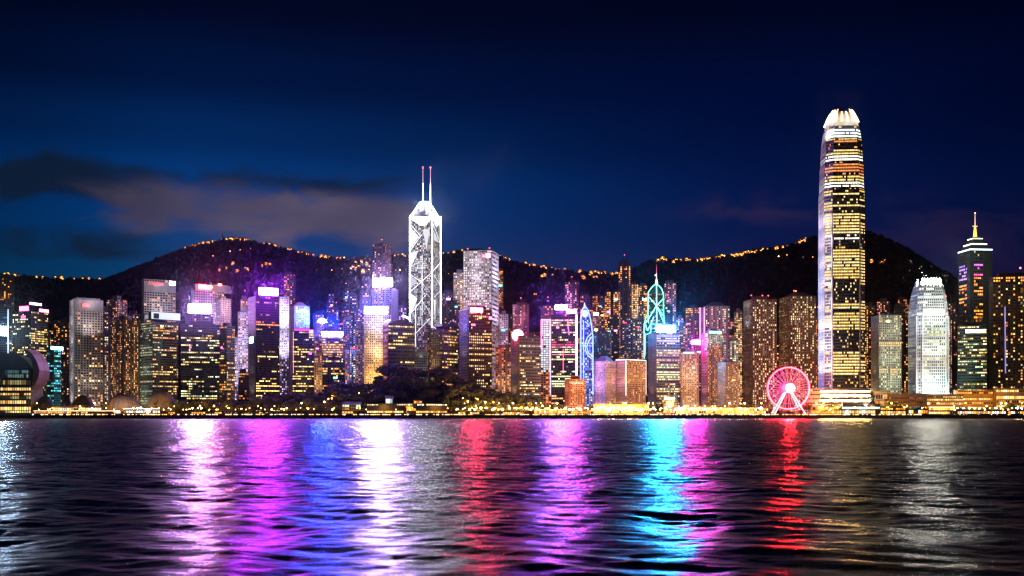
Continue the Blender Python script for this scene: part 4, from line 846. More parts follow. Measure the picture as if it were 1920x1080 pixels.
def tallest():
    Y = 1545
    prof = [(775, 1.0), (400, .99), (356, .975), (352, .955), (306, .93), (302, .905), (262, .87), (258, .85), (234, .77)]
    MIX = YEL+[(1, .72, .30)]
    def stf(k, py):
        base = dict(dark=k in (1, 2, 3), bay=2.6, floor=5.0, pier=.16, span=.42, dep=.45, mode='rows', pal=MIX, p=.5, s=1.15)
        if py > 500:
            def zone(u):
                y = 775-u*(775-400)
                if 440 < y < 452: return (.85, 1.8, WHITE) if k != 2 else (.1, 1, None)
                if 400 < y < 435 or 468 < y < 522: return (.97, 1.5, None)
                if 452 < y < 466 or 622 < y < 660 or 545 < y < 562: return (.04, 1, None)
                if 568 < y < 620: return (.92, 1.4, None)
                if 675 < y < 700: return (.6, 1.6, None)
                if y > 715: return (.02, 1, None)
                return (.46, 1.4, None)
            base['zone'] = zone
            if k == 7: base.update(p=.0, pier=.6, span=.45, bay=6)
            if k == 7: base['zone'] = lambda u: (.03, .5, None)
            if k == 0: base['zone'] = lambda u, z=zone: (z(u)[0]*.75, z(u)[1], z(u)[2])
        elif py > 355: base.update(p=.55, s=1.4)
        else: base.update(p=.95, s=1.5, pal=GOLD+YEL+WARM)
        if 302 < py < 356: base['zone'] = lambda u: (1, 2.2, [(1, .96, .7)]) if u < .28 else ((1, 1.6, YEL) if u < .5 else (.5, 1.3, ORNG))
        if 258 < py < 302: base['zone'] = lambda u: (1, 2.4, [(1, .97, .78)]) if u < .3 else ((.9, 1.3, YEL) if u < .55 else (.3, 1.2, ORNG))
        if py < 258: base['zone'] = lambda u: (1, 2.2, [(.95, 1, .9)]) if u < .75 else (.1, 1, YEL)
        return base
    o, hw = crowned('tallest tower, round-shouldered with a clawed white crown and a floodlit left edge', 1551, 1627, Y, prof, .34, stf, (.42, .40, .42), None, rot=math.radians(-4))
    # left edge pilaster: pale stone strip lit from below
    g = Geo(); z1 = Z(262, Y)-GZ
    a = chamfer(hw*1.012, hw*.345, 0, 0); zt = Z(400, Y)-GZ
    for u0, u1 in ((.0, .10), (.88, 1.0)):
        p, q = a[0].lerp(a[1], u0), a[0].lerp(a[1], u1); d = (q-p).normalized(); n = Vector((d.y, -d.x))
        g.prism([p+n*.5, q+n*.5, q-n*1.5, p-n*1.5], 0, zt)
    for k in (1, 2):
        p = a[k]; g.prism([p+Vector((-.9, -.9)), p+Vector((.9, -.9)), p+Vector((.9, .9)), p+Vector((-.9, .9))], 0, zt)
    g.build('pilaster', wall((.6, .57, .6)), o)
    zc0 = Z(234, Y)-GZ; zc1 = Z(209, Y)-GZ; zc2 = Z(200, Y)-GZ
    g = Geo(); r0 = chamfer(hw*.75, hw*.25, 0, 0); r1 = chamfer(hw*.60, hw*.2, 0, 0); rm = chamfer(hw*.69, hw*.23, 0, 0)
    g.prism(r0, zc0, (zc0+zc1)/2, rm); g.prism(rm, (zc0+zc1)/2, zc1, r1); g.build('crown', wall((.72, .70, .66)), o)
    # claws, glowing in their own material for halo and gold reflection
    for k in range(8):
        for u in (.06, .36, .66, .94) if k % 2 else (.15, .5, .85):
            p = r1[k].lerp(r1[(k+1) % 8], u); q = p*.80; m = p*.97
            g = Geo(); b0 = r0[k].lerp(r0[(k+1) % 8], u)
            hh = zc1+(7.5 if u in (.06, .94, .5) else 4.5)
            g.bar((b0.x*1.01, b0.y*1.01, zc0+8), (p.x*1.01, p.y*1.01, zc1), .55, 4, r2=.5); g.bar((p.x*1.01, p.y*1.01, zc1), (q.x, q.y, hh), .5, 4, r2=.25)
            g.build('crown_fin', emis((1, .60, .26), 18, True), o)
    g = Geo(); g.prism([p*.8 for p in r1], zc1, zc1+4); g.build('roof_plant', wall((.2, .18, .17)), o)
    M = Vector((o.location.x, o.location.y))
    for a_, pw in ((-60, 1), (-20, 1), (20, 1), (60, .6)):
        ang = math.radians(a_-90); px_, py_ = M.x+math.cos(ang)*(hw+14), M.y+math.sin(ang)*(hw+14)
        spot((px_, py_, GZ+zc0-22), (M.x, M.y, GZ+zc1+6), 70000*pw, (1, .96, .88), 80, .9)
    # floods up the left shoulder and corner, tier by tier
    rz = math.radians(-4); c_, s_ = math.cos(rz), math.sin(rz); a = chamfer(hw, hw*.34, 0, 0)
    for (p, q) in ((a[0], a[1]), (a[7], a[0])):
        m = (p+q)/2; d = (q-p).normalized(); n = Vector((d.y, -d.x)); e = m+n*17
        for z in range(2, 300, 30):
            f = 1.5 if z < 60 else (1.15 if z < 150 else .75); col_ = (1, .94, .88) if z < 120 else (1, .84, .78)
            spot((o.location.x+e.x*c_-e.y*s_, o.location.y+e.x*s_+e.y*c_, GZ+z), (o.location.x+m.x*c_-m.y*s_, o.location.y+m.x*s_+m.y*c_, GZ+z+18), 44000*f, col_, 135, 1.0)
    for dx_ in (-20, 15): spot((o.location.x+dx_, 1508, GZ+12), (o.location.x+dx_, 1545, GZ+60), 6e4, (1, .9, .95), 90, 1)
tallest()
t = tower('white-lit podium block at the foot of the tallest tower', 1512, None, 1633, 730, 1532, R_=punched(.12, 1.0, COOL, bay=4, floor=7, pier=.15, span=.62), wc=(.6, .6, .57), roof='none', flood=[(0, (1, .97, .9), 2.0, .0, 22, .3, 120, 4)], name='podium_block', cat='building')
for y0, y1, q in ((733, 735, 40), (741, 743.5, 130), (750, 752.5, 130)):  # glowing strips added to the podium front to put gold in the water
    for xa, xb in ((1540, 1569), (1572, 1601), (1604, 1630)): sign(t, xa, xb, y0, y1, (1, .54, .15), float(q), name='added_glow_band', off=.9, depth=.5)
t = tower('pale green-white office block right of the tallest tower', 1634, 1648, 1690, 592, 1690, L_=punched(.15, 1, YEL, bay=3.6), R_=punched(.35, 1.1, YEL+COOL, bay=3.4, floor=4.4, zone=lambda u: (1, 1.4, YEL) if abs(u-.70) < .02 or abs(u-.44) < .02 else None), wc=(.46, .45, .38), flood=[(0, (1, .8, .5), .55), (1, (.95, 1, .75), .5), (1, (.9, 1, .85), .35, .5)], name='office_tower')
sign(t, 1662, 1668, 600, 605, (1, 1, .45), 3)
for y0 in (): pass

def round_shoulder():
    Y = 1630
    prof = [(775, 1.0), (610, 1.0), (592, .985), (575, .95), (560, .90), (545, .82), (533, .72)]
    def stf(k, py):
        d = dict(bay=3.6, floor=5.2, pier=.36, span=.42, dep=.7, mode='office', pal=COOL, p=.35, s=.9, zone=lambda u: (.95, 1.5, COOL) if (.72 < u < .76 or .52 < u < .55) else ((.02, .5, None) if .62 < u < .66 else None))
        if py < 592: d.update(p=.95, s=1.5, pal=[(.9, 1, .93), (1, 1, .9)], zone=lambda u: (.98, 1.7, None) if u < .7 else (.05, .6, None))
        return d
    o, hw = crowned('white round-shouldered floodlit tower, a smaller twin of the tallest tower', 1722, 1781, Y, prof, .28, stf, (.66, .68, .66), None)
    zc0 = Z(533, Y)-GZ; zc1 = Z(524, Y)-GZ
    r0 = chamfer(hw*.72, hw*.2, 0, 0); g = Geo(); g.prism(r0, zc0, zc1-2, [p*.93 for p in r0]); g.build('crown', wall((.6, .6, .58)), o)
    for k in (7, 0, 1, 2, 3):
        for u in ((.0, .2, .4, .6, .8, 1.0) if k == 1 else (.5,)):
            p = r0[k].lerp(r0[(k+1) % 8], u); g = Geo(); g.bar((p.x, p.y, zc0-3), (p.x*.9, p.y*.9, zc1+3), .8, 4, r2=.4); g.build('crown_fin', emis((1, .88, .66), 170, True), o)  # fins given a glow of their own to strengthen the white reflection
    g = Geo(); a = chamfer(hw*1.01, hw*.28, 0, 0); zt = Z(592, Y)-GZ
    for k in (0, 1, 2, 3):
        p = a[k]; g.prism([p+Vector((-1, -1)), p+Vector((1, -1)), p+Vector((1, 1)), p+Vector((-1, 1))], 0, zt)
    g.build('pilaster', wall((.72, .74, .72)), o)
    cx, cy_ = o.location.x, o.location.y-hw
    for k in range(6):
        x0 = -hw*.62+hw*1.24*k/6; g = Geo(); g.quad((x0+.6, -hw-1.2, 6), (x0+hw*.2-.6, -hw-1.2, 6), (x0+hw*.2-.6, -hw-1.2, 15), (x0+.6, -hw-1.2, 15)); g.build('added_lobby_glow', emis((1, .90, .66), 150), o)  # glowing panes added at the base for a pale reflection in the water
    for dx_, z, e, c in ((0, 3, 3.4e5, (.93, 1, .97)), (-22, 3, 2.6e5, (.93, 1, .97)), (24, 3, 2.6e5, (.70, .97, 1)), (0, 75, 1.5e5, (.9, 1, .96)), (0, 125, 1.9e5, (.95, 1, .96)), (-34, 110, 1.0e5, (.93, 1, .98)), (34, 110, 1.0e5, (.86, .97, 1))):
        spot((cx+dx_, cy_-36, GZ+z), (cx+dx_*.7, cy_+4, GZ+z+48), e, c, 84, 1.0)
round_shoulder()

def green_tower():
    Y = 1700
    z = lambda u: ((.98, 1.9, [(.8, .45, 1), (1, .55, .9)]) if u > .86 else (.98, 1.8, [(1, .5, .25), (1, .35, .3)]) if u > .74 else (.98, 1.8, GOLD) if u > .62 else (.6, 1.5, YEL))
    sk = lambda k, nc, u: not (.1 < (k+.5)/nc < .9)
    t = tower('dark green glass tower with coloured window columns, stepped pyramid top and gold spire', 1797, 1819, 1860, 470, Y, L_=office(.5, 1.5, LILAC, bay=3.6, floor=6.0, zone=lambda u: (.98, 1.9, [(.45, .18, 1), (.6, .3, 1)]) if .80 < u < .92 else ((.98, 1.8, ORNG) if .68 < u <= .80 else ((.7, 1.5, GOLD) if .56 < u <= .68 else (.06, 1, YEL))), skip=lambda k, nc, u: u > .5 and not (.12 < (k+.5)/nc < .75)), R_=office(.5, 1.5, GOLD, bay=3.6, floor=6.0, zone=lambda u: (.98, 1.6, [(1, .10, .35), (.9, .15, .8)]) if .84 < u < .97 else ((.98, 1.8, ORNG) if .7 < u <= .84 else ((.6, 1.5, GOLD) if .56 < u <= .7 else (.14, 1.2, YEL))), skip=lambda k, nc, u: u > .5 and not (.18 < (k+.5)/nc < .62)), wc=(.05, .075, .085), roof='none')
    o = t['o']; P_ = t['P']; h = t['h']; c = (P_[0]+P_[2])*.5
    sc = lambda s: [c.lerp(p, s) for p in P_]
    z2 = Z(455, Y)-t['z0']; z3 = Z(445, Y)-t['z0']
    g = Geo(); g.prism(sc(1.0), h, h+3); g.prism(sc(.92), h+3, z2-1, sc(.66)); g.prism(sc(.62), z2-1, z3, sc(.42)); g.prism(sc(.3), z3, z3+3); g.build('pyramid_top', wall((.05, .075, .085)), o)
    g = Geo(); q = sc(1.0)
    for k in range(4): g.bar((q[k].x, q[k].y, h+2), (q[(k+1) % 4].x, q[(k+1) % 4].y, h+2), 1.5)
    g.build('cornice_light', emis((.75, .9, 1), 2.6), o)
    g = Geo(); q = sc(.68)
    for k in range(4): g.bar((q[k].x, q[k].y, z2-1), (q[(k+1) % 4].x, q[(k+1) % 4].y, z2-1), 1.3)
    q = sc(.44)
    for k in range(4): g.bar((q[k].x, q[k].y, z3), (q[(k+1) % 4].x, q[(k+1) % 4].y, z3), .9)
    g.build('cornice_light', emis((1, .92, .6), 3.0), o)
    zs = Z(395, Y)-t['z0']; zm = Z(420, Y)-t['z0']
    g = Geo(); g.bar((c.x, c.y, z3+3), (c.x, c.y, zm), 3.2, 6, r2=1.3); g.build('spire', emis((1, .50, .08), 2.4), o)
    g = Geo(); g.bar((c.x-4, c.y, zm), (c.x+4, c.y, zm), .8, 4); g.build('spire_crossarm', emis((1, .6, .2), 1.6), o)
    g = Geo(); g.bar((c.x, c.y, zm), (c.x, c.y, zs), 1.0, 6, r2=.35); g.build('spire_tip', emis((1, .6, .4), 1.2), o)
    g = Geo(); g.ball((c.x, c.y, zs), 1.3, 6); g.build('beacon', emis((1, .6, .4), 3), o)
green_tower()
t = tower('dim teal office block with a white sign bar in front of the green spire tower', 1798, None, 1848, 612, 1650, R_=office(.3, 1.3, COOL+YEL, bay=3.2, floor=5, span=.5), wc=(.08, .12, .11), flood=[(0, (.5, 1, .8), .10)], name='office_tower')
sign(t, 1813, 1845, 618, 624, (.85, .97, 1), 6)
t = tower('broad dark hotel block with gold lights along its roof edge, cut by the frame', 1855, 1862, 1960, 520, 1660, L_=blank(), R_=resid(.26, 1.5, GOLD+YEL, bay=4.2, floor=5, pier=.35, dep=1.0, zone=lambda u: (.95, 2.2, GOLD) if u > .965 else None), wc=(.10, .08, .075), flood=[(1, (1, .6, .4), .07)], name='hotel_tower', cat='hotel')
tube(t, [(1884, 575), (1885, 700)], (.35, .3, .9), .9, .9); p = face_pt(t, 1915, 505, -6)[0]; g = Geo(); g.bar((p.x, p.y, t['h']), (p.x, p.y, t['h']+13), .7); g.build('mast', METAL, t['o']); g = Geo(); g.ball((p.x, p.y, t['h']+14), 1.6, 6); g.build('beacon', emis((1, .1, .2), 9), t['o'])
# round lamp tower
t = tower('slim tower topped by a round blue-white lamp left of the golden floodlit tower', 594, None, 612, 606, 1850, R_=resid(.3, 1.1, BLUE+PINK), wc=(.15, .15, .25), roof='none')
g = Geo(); p = face_pt(t, 604, 603, -6)[0]; g.ball((p.x, p.y, Z(603, 1850)-t['z0']), 8, 14, sz=.72); g.build('globe_lamp', emis((.012, .06, 1), 800), t['o'])
t = tower('small tower with a white cap lamp right of the globe-lamped tower', 657, None, 667, 615, 1800, R_=resid(.4, 1.2, BLUE), wc=(.15, .15, .25), roof='none')
g = Geo(); p = face_pt(t, 662, 612, -6)[0]; g.ball((p.x, p.y, t['h']), 5, 12, sz=.6); g.build('cap_lamp', emis((.35, .55, 1), 35), t['o'])

# -- filler flats on the lower slopes, individually
near = [(0, 90, 'the magenta-crowned glass tower'), (90, 200, 'the white hotel block'), (200, 262, 'the rose-crowned flats'), (262, 340, 'the white tower with the corner light'), (340, 445, 'the red-lettered tower'), (445, 545, 'the magenta-signed tower'), (545, 600, 'the teal-lettered lilac tower'), (600, 690, 'the globe-lamped tower'), (690, 770, 'the huge lilac screen'), (770, 870, 'the twin-masted tower'), (870, 1000, 'the white grid tower'), (1000, 1090, 'the lilac and pink screens'), (1090, 1210, 'the blue needle tower'), (1210, 1310, 'the green-lined spire tower'), (1310, 1400, 'the hat-roofed tower'), (1400, 1540, 'the twin brown towers'), (1540, 1710, 'the tallest tower'), (1710, 1800, 'the round-shouldered tower'), (1800, 1990, 'the gold-spired tower')]
def near_of(px):
    for a, b, s in near:
        if a <= px < b: return s
    return 'the edge of the picture'
rr = random.Random(21); fill = []
px = 20
while px < 1930:
    w = rr.uniform(13, 22); env = interp([(0, 640), (100, 640), (260, 640), (440, 620), (560, 600), (600, 580), (690, 570), (760, 600), (850, 590), (940, 570), (1000, 600), (1100, 575), (1200, 570), (1290, 620), (1400, 610), (1540, 590), (1620, 600), (1720, 590), (1800, 590), (1920, 620)], px)
    fill.append((px, px+w, env+rr.uniform(-22, 34), rr.uniform(1950, 2120))); px += w+rr.uniform(-3, 9)
for q in range(14):   # flats on the blue-lit slope behind the globe lamp
    a = rr.uniform(610, 690); fill.append((a, a+rr.uniform(7, 12), rr.uniform(545, 585), rr.uniform(2250, 2500)))
fill.sort(); cnt = {}
for a, b, tp, Y in fill: cnt[near_of(a)] = cnt.get(near_of(a), 0)+1
seen = {}
for a, b, tp, Y in fill:
    s = near_of(a); k = seen.get(s, 0); seen[s] = k+1
    blue = 560 < a < 770
    st = resid(rr.uniform(.22, .5), rr.uniform(1.0, 1.7), rr.choice([GOLD, WARM, PINK+WARM, ORNG] if not blue else [PINK+WARM, BLUE+WARM, LILAC+PINK]), bay=rr.uniform(3.4, 5), floor=rr.uniform(4, 5.2))
    wc = rr.choice([(.10, .085, .08), (.08, .08, .10), (.14, .11, .10), (.06, .06, .075)])
    lab = 'dim apartment tower behind %s' % s if cnt[s] == 1 else '%sdim apartment tower from the left behind %s' % (OW[k], s)
    tower(lab, a, None, b, tp, Y, R_=st, wc=wc, name='apartment_tower', cat='apartment tower', group='apartment towers on the lower slopes', roof=rr.choice(['box', 'box', 'mast', 'none']))

ra = random.Random(99)
for x0, x1, tp, info in list(INFOS):
    if ra.random() < .42 and x1-x0 > 8 and tp > 500 and (x0 > 560 or ra.random() < .5) and x0 < 1400:
        w_ = min(ra.uniform(3, 8), (x1-x0)*.5); cx_ = ra.uniform(x0+w_*.6, x1-w_*.6); yy = tp+ra.uniform(3, 40); hh_ = ra.choice((1.6, 2.2, 3.5))
        sign(info, cx_-w_/2, cx_+w_/2, yy, yy+hh_, ra.choice(((1, .05, .12), (1, .08, .35), (.1, .6, 1), (.2, 1, .8), (1, .35, .08), (.6, .2, 1), (1, .8, .6))), ra.choice((3.0, 6.0, 12.0)))
# ------------------------------------------------------------------ wooded mound and trees
MP = [(420, 768), (440, 760), (500, 750), (560, 741), (600, 734), (640, 716), (672, 718), (695, 712), (716, 688), (760, 684), (800, 698), (830, 692), (862, 712), (900, 728), (960, 742), (1000, 746), (1035, 764), (1050, 776)]
def mound(x, y):
    px = 960+x/1580*F; top = Z(interp(MP, px), 1580)-19
    return GZ+max(0, top-GZ)*sm((y-1528)/55)*(1-sm((y-1592)/16))
g = Geo(); nx, ny = 120, 16; xa, xb = X(415, 1580), X(1055, 1580)
for j in range(ny+1):
    for i in range(nx+1):
        x = xa+(xb-xa)*i/nx; y = 1527+82*j/ny; g.v.append((x, y, mound(x, y)-.02))
for j in range(ny):
    for i in range(nx):
        a = j*(nx+1)+i; g.f.append((a, a+1, a+nx+2, a+nx+1)); g.c.append((0, 0, 0)); g.m.append(0)
g.build('wooded_mound', wall((.035, .04, .025), .95), smooth=True)['kind'] = 'structure'
LEAF = wall((.085, .105, .040), .9); BARK = wall((.09, .065, .045), .9)
TREES = []
def make_tree(seed, H, Wd, nleaf=230):
    rr = random.Random(seed); g = Geo(); th = H*.42
    g.bar((0, 0, -.5), (rr.uniform(-.4, .4), rr.uniform(-.3, .3), th), .5, 6, r2=.3)
    limbs = []
    for k in range(5):
        a = rr.uniform(0, 6.28); e = (math.cos(a)*Wd*.32, math.sin(a)*Wd*.32, H*rr.uniform(.6, .8)); g.bar((0, 0, th*rr.uniform(.6, .95)), e, .24, 4, r2=.08); limbs.append(e)
    trunk = g.mesh('trunk', BARK)
    g = Geo(); lobes = [(e[0], e[1], e[2], Wd*rr.uniform(.22, .34)) for e in limbs]+[(0, 0, H*.78, Wd*.34), (rr.uniform(-2, 2), rr.uniform(-2, 2), H*.62, Wd*.36)]
    for _ in range(nleaf):
        lx, ly, lz, r = rr.choice(lobes); v = Vector((rr.gauss(0, 1), rr.gauss(0, 1), rr.gauss(0, 1))).normalized()*r*rr.uniform(.55, 1.08)
        c = Vector((lx+v.x, ly+v.y, lz+v.z*.72)); s = rr.uniform(.6, 1.5)
        n = (v.normalized()+Vector((rr.uniform(-.6, .6), rr.uniform(-.6, .6), rr.uniform(-.4, .8)))).normalized(); u = n.orthogonal().normalized(); w = n.cross(u)
        a0 = rr.uniform(0, 6.28); pts = [tuple(c+(u*math.cos(a0+q*1.2566)+w*math.sin(a0+q*1.2566))*s*rr.uniform(.7, 1.15)) for q in range(5)]
        g.poly(pts)
    crown = g.mesh('crown', LEAF)
    return trunk, crown
for k in range(7): TREES.append(make_tree(k+3, (15, 13, 17, 12, 16, 19, 10)[k], (15, 14, 16, 13, 19, 17, 11)[k], (300, 260, 320, 240, 340, 340, 200)[k]))
def tree(x, y, z, label, group, sc=1.0, var=None):
    tr, cr = TREES[var if var is not None else R.randrange(7)]
    o = empty('broadleaf_tree', label, 'tree', group, (x, y, z)); o.rotation_euler = (0, 0, R.uniform(0, 6.28)); k = sc*R.uniform(.85, 1.15); o.scale = (k, k, k*R.uniform(.9, 1.1))
    for nm, me in (('trunk', tr), ('crown', cr)):
        c = bpy.data.objects.new(nm, me); col.objects.link(c); c.parent = o
spotn = [(420, 520, 'below the magenta-signed tower'), (520, 600, 'below the magenta-topped dark block'), (600, 680, 'below the orange-floored tower'), (680, 735, 'before the golden floodlit tower'), (735, 800, 'before the domed bow-fronted tower'), (800, 870, 'before the gold-columned dark block'), (870, 950, 'before the red-signed brown tower'), (950, 1060, 'before the gold-flanked office block')]
adj = ['round', 'broad', 'tall', 'low']
pts = []
for px in range(436, 1046, 12):
    for (yy, sc) in ((1534, .75), (1549, 1.15), (1565, 1.3), (1582, 1.4)):
        pts.append((px+(6 if yy in (1549, 1582) else 0)+R.uniform(-3.5, 3.5), yy+R.uniform(-4, 4), sc))
for px, yy, sc in pts:
    x = X(px, yy); s = [c for a, b, c in spotn if a <= px < b]; s = s[0] if s else 'at the end of the mound'
    row = {.75: 'lamplit tree of the front row on the wooded mound ', 1.15: 'dark tree of the lower middle row on the wooded mound ', 1.3: 'dark tree of the upper middle row on the wooded mound ', 1.4: 'dark crest tree of the wooded mound '}[sc]
    tree(x, yy, mound(x, yy)-.8, row+s, 'trees on the wooded mound', sc)
# street trees elsewhere along the shore
for a, b, n, lab, yy, sc in [(62, 128, 7, 'dark shore tree between the convention building and the white hotel block', 1550, .8), (130, 200, 6, 'dark shore tree below the white hotel block', 1575, .8), (300, 345, 6, 'dark bushy tree right of the stone-grey dome', 1556, 1.15), (345, 430, 10, 'dark bushy tree below the dark slab with the broad screen', 1560, 1.15),
    (428, 446, 3, 'tree lit amber from below at the foot of the amber-lit tower', 1550, .9), (1036, 1062, 4, 'small dark tree beside the brick-red block', 1545, .8), (1098, 1128, 5, 'tree among gold lights right of the brick-red block', 1560, .75), (1130, 1215, 11, 'gold-lit tree below the violet-sided block', 1555, .85), (1216, 1246, 6, 'dark rounded tree left of the red disc sign', 1562, 1.15),
    (1290, 1400, 14, 'gold-lit tree below the brown gridded towers', 1560, .7), (1400, 1440, 6, 'gold-lit tree left of the observation wheel', 1560, .8), (1510, 1575, 9, 'amber-lit tree between the wheel and the white podium', 1520, .7), (1606, 1650, 6, 'dark tree in front of the white podium', 1528, .85), (1662, 1712, 8, 'dark tree below the pale green office block', 1545, .95), (1715, 1790, 9, 'dark tree at the foot of the white round-shouldered tower', 1590, .9), (1830, 1900, 9, 'dark tree in front of the gold-banded terraces', 1545, .85)]:
    n = max(2, int(n*.72)); sc *= 1.12
    for k in range(n):
        px = a+(b-a)*(k+.5)/n+R.uniform(-3, 3); y = yy+R.uniform(-8, 8); tree(X(px, y), y, GZ, lab, 'shore trees', sc)

# ------------------------------------------------------------------ low buildings along the quay
def low(label, name, cat, x0, x1, ytop, ybot, Y, c=(.2, .17, .14), rows=(), depth=18, roof='flat', lit=None, base=None, posts=True, amp=2.0):
    """long low building: storeys with their slab edges, mullions and lit bays; rows = list of (ya, yb, palette, strength, probability)"""
    xa, xb = X(x0, Y), X(x1, Y); zt = Z(ytop, Y); zb = base if base is not None else max(GZ-.2, Z(ybot, Y))
    cx = (xa+xb)/2; o = empty(name, label, cat, None, (cx, Y, GZ)); w = xb-xa
    g = Geo(); g.box(-w/2, 0, zb-GZ, w/2, depth, zt-GZ-.6); g.build('wall', wall(c), o)
    gw = Geo(); gm = Geo()
    for ya, yb, pal, s, p in rows:
        z0, z1 = Z(yb, Y)-GZ, Z(ya, Y)-GZ; n = max(3, int(w/3.2)); bw = w/n; run = 0
        for k in range(n):
            if run <= 0: on = R.random() < p; run = R.randint(1, 3)
            run -= 1
            cc = scl(R.choice(pal), s*R.choice((.5, .8, 1, 1.2, 1.6))) if on else scl(pal[0], .03)
            gw.quad((-w/2+bw*(k+.12), -.06, z0), (-w/2+bw*(k+.88), -.06, z0), (-w/2+bw*(k+.88), -.06, z1), (-w/2+bw*(k+.12), -.06, z1), cc)
            gm.box(-w/2+bw*k-.2, -.8, z0, -w/2+bw*k+.2, .05, z1)
        gm.box(-w/2-.4, -1.4, z0-.9, w/2+.4, .04, z0-.1); gm.box(-w/2-.4, -1.6, z1+.1, w/2+.4, .04, z1+.7)
    gw.build('window', GLASS, o, kind='stuff', glow=True); gm.build('facade_frame', wall(scl(c, 1.15)), o, kind='stuff')
    gr = Geo(); zr = zt-GZ
    if roof == 'flat': gr.box(-w/2-1.2, -1.8, zr-.6, w/2+1.2, depth+1, zr)
    elif roof == 'curve':
        n = 18; q = []
        for k in range(n+1): q.append((-w/2-1.5+(w+3)*k/n, zr-.6+amp*math.sin(math.pi*k/n)))
        for (a, za), (b, zb_) in zip(q, q[1:]): gr.hexa([(a, -2, za-.5), (b, -2, zb_-.5), (b, depth+1, zb_-.5), (a, depth+1, za-.5)], [(a, -2, za), (b, -2, zb_), (b, depth+1, zb_), (a, depth+1, za)])
    elif roof == 'gable': gr.hexa([(-w/2-1, -1.5, zr-.6), (w/2+1, -1.5, zr-.6), (w/2+1, depth+1, zr-.6), (-w/2-1, depth+1, zr-.6)], [(-w/2-1, depth*.4, zr+3), (w/2+1, depth*.4, zr+3), (w/2+1, depth*.6, zr+3), (-w/2-1, depth*.6, zr+3)])
    gr.build('roof', wall(scl(c, .5)), o)
    if lit:
        g = Geo(); g.box(-w/2, -2.0, zr-.55, w/2, -1.85, zr-.1); g.build('light_strip', emis(lit[0], lit[1]), o)
    return o
YG = [(.9, .75, .3), (.75, .75, .3), (1, .7, .22)]
GW = [(1, .58, .18), (1, .72, .32), (1, .46, .10)]
AMB = [(1, .28, .03), (1, .36, .05), (1, .45, .10)]
o = low('convention building with stacked glowing floors under a dark swooping roof', 'convention_building', 'convention centre', -60, 58, 692, 776, 1535, (.24, .24, .18),
    [(694, 700, [(.1, .25, .28)], .5, .8), (702, 708, [(.2, .3, .25)], .5, .7), (713, 721, YG, .35, .7), (727, 732, GW, 1.1, .95), (737, 741, GW, 1.2, .95), (743, 748, YG, .3, .7), (751, 757, GW, 1.1, .92), (763, 769, GW, 1.5, .98), (770, 774, YG, 1.0, .8)], depth=40)
# swooping roof shell and its fin
g = Geo(); n = 26; prev = None; Y = 1535
for k in range(n+1):
    u = k/n; px = -70+u*140; a = math.pi*(u-.5); zt = Z(662+ (0 if u < .62 else ((u-.62)/.38)**2.2*48), Y)-GZ; zb = Z(692, Y)-GZ if u < .9 else Z(692+(u-.9)*180, Y)-GZ
    x = X(px, Y)-o.location.x; q = (x, zt, min(zb, zt-2))
    if prev: g.hexa([(prev[0], -3, prev[2]), (q[0], -3, q[2]), (q[0], 44, q[2]), (prev[0], 44, prev[2])], [(prev[0], 4, prev[1]), (q[0], 4, q[1]), (q[0], 40, q[1]*.97), (prev[0], 40, prev[1]*.97)])
    prev = q
g.build('roof_shell', wall((.05, .055, .07), .5), o)
g = Geo(); pr = None
for px, py, wd in ((44, 654, .5), (52, 656, 2), (60, 664, 3), (67, 678, 4), (71, 694, 4.5), (70, 708, 3.5), (66, 720, 2), (62, 726, .6)):
    p = (X(px, Y)-o.location.x, Z(py, Y)-GZ)
    if pr: g.hexa([(pr[0]-pr[2], -5, pr[1]), (pr[0]+pr[2], -5, pr[1]-.5), (pr[0]+pr[2], 30, pr[1]-.5), (pr[0]-pr[2], 30, pr[1])], [(p[0]-wd, -5, p[1]), (p[0]+wd, -5, p[1]-.5), (p[0]+wd, 30, p[1]-.5), (p[0]-wd, 30, p[1])])
    pr = (*p, wd)
g.build('roof_fin', wall((.34, .22, .22), .6), o)
spot((X(66, 1510), 1508, 8), (X(66, 1535), 1540, 60), 5e3, (1, .6, .45), 60, 1)
def dome(label, x0, x1, ytop, ybot, Y, c, ribs=10, fl=None):
    cx = X((x0+x1)/2, Y); rx = (x1-x0)/F*Y/2; h = Z(ytop, Y)-GZ
    o = empty('domed_pavilion', label, 'pavilion', None, (cx, Y+12, GZ)); g = Geo(); gr = Geo(); m, n = 10, 28
    def pt(a, b, k=1.0): return (rx*k*math.cos(a)*math.cos(b), 14*k*math.sin(a)*math.cos(b), h*k*math.sin(b))
    for i in range(n):
        for j in range(m):
            a0, a1 = 2*math.pi*i/n, 2*math.pi*(i+1)/n; b0, b1 = math.pi/2*j/m, math.pi/2*(j+1)/m
            g.quad(pt(a0, b0), pt(a1, b0), pt(a1, b1), pt(a0, b1))
    g.build('shell', wall(c, .6), o)
    for i in range(ribs):
        a = math.pi*(1+(i+.5)/ribs)
        for j in range(m): gr.bar(pt(a, math.pi/2*j/m, 1.004), pt(a, math.pi/2*(j+1)/m, 1.004), .25, 4)
    gr.build('rib', wall(scl(c, .6)), o, kind='stuff')
    if fl: spot((cx+fl[2], 1508, GZ+4), (cx+fl[2]*.4, Y, GZ+h*.6), fl[1], fl[0], 110, 1)
    return o
dome('small dark dome between the convention building and the teal-lit slab', 60, 96, 742, 768, 1545, (.03, .04, .04))
dome('flat dark dome below the white hotel block', 126, 172, 741, 766, 1560, (.03, .04, .035))
dome('broad grey dome with a lit front beside the white light strip', 190, 262, 739, 774, 1530, (.22, .19, .20), fl=((1, .8, .78), 3.0e4, 0))
dome('stone-grey dome lit from the shore at the foot of the green-edged tower', 268, 330, 732, 772, 1545, (.25, .22, .21), fl=((1, .78, .68), 4.2e4, -6))
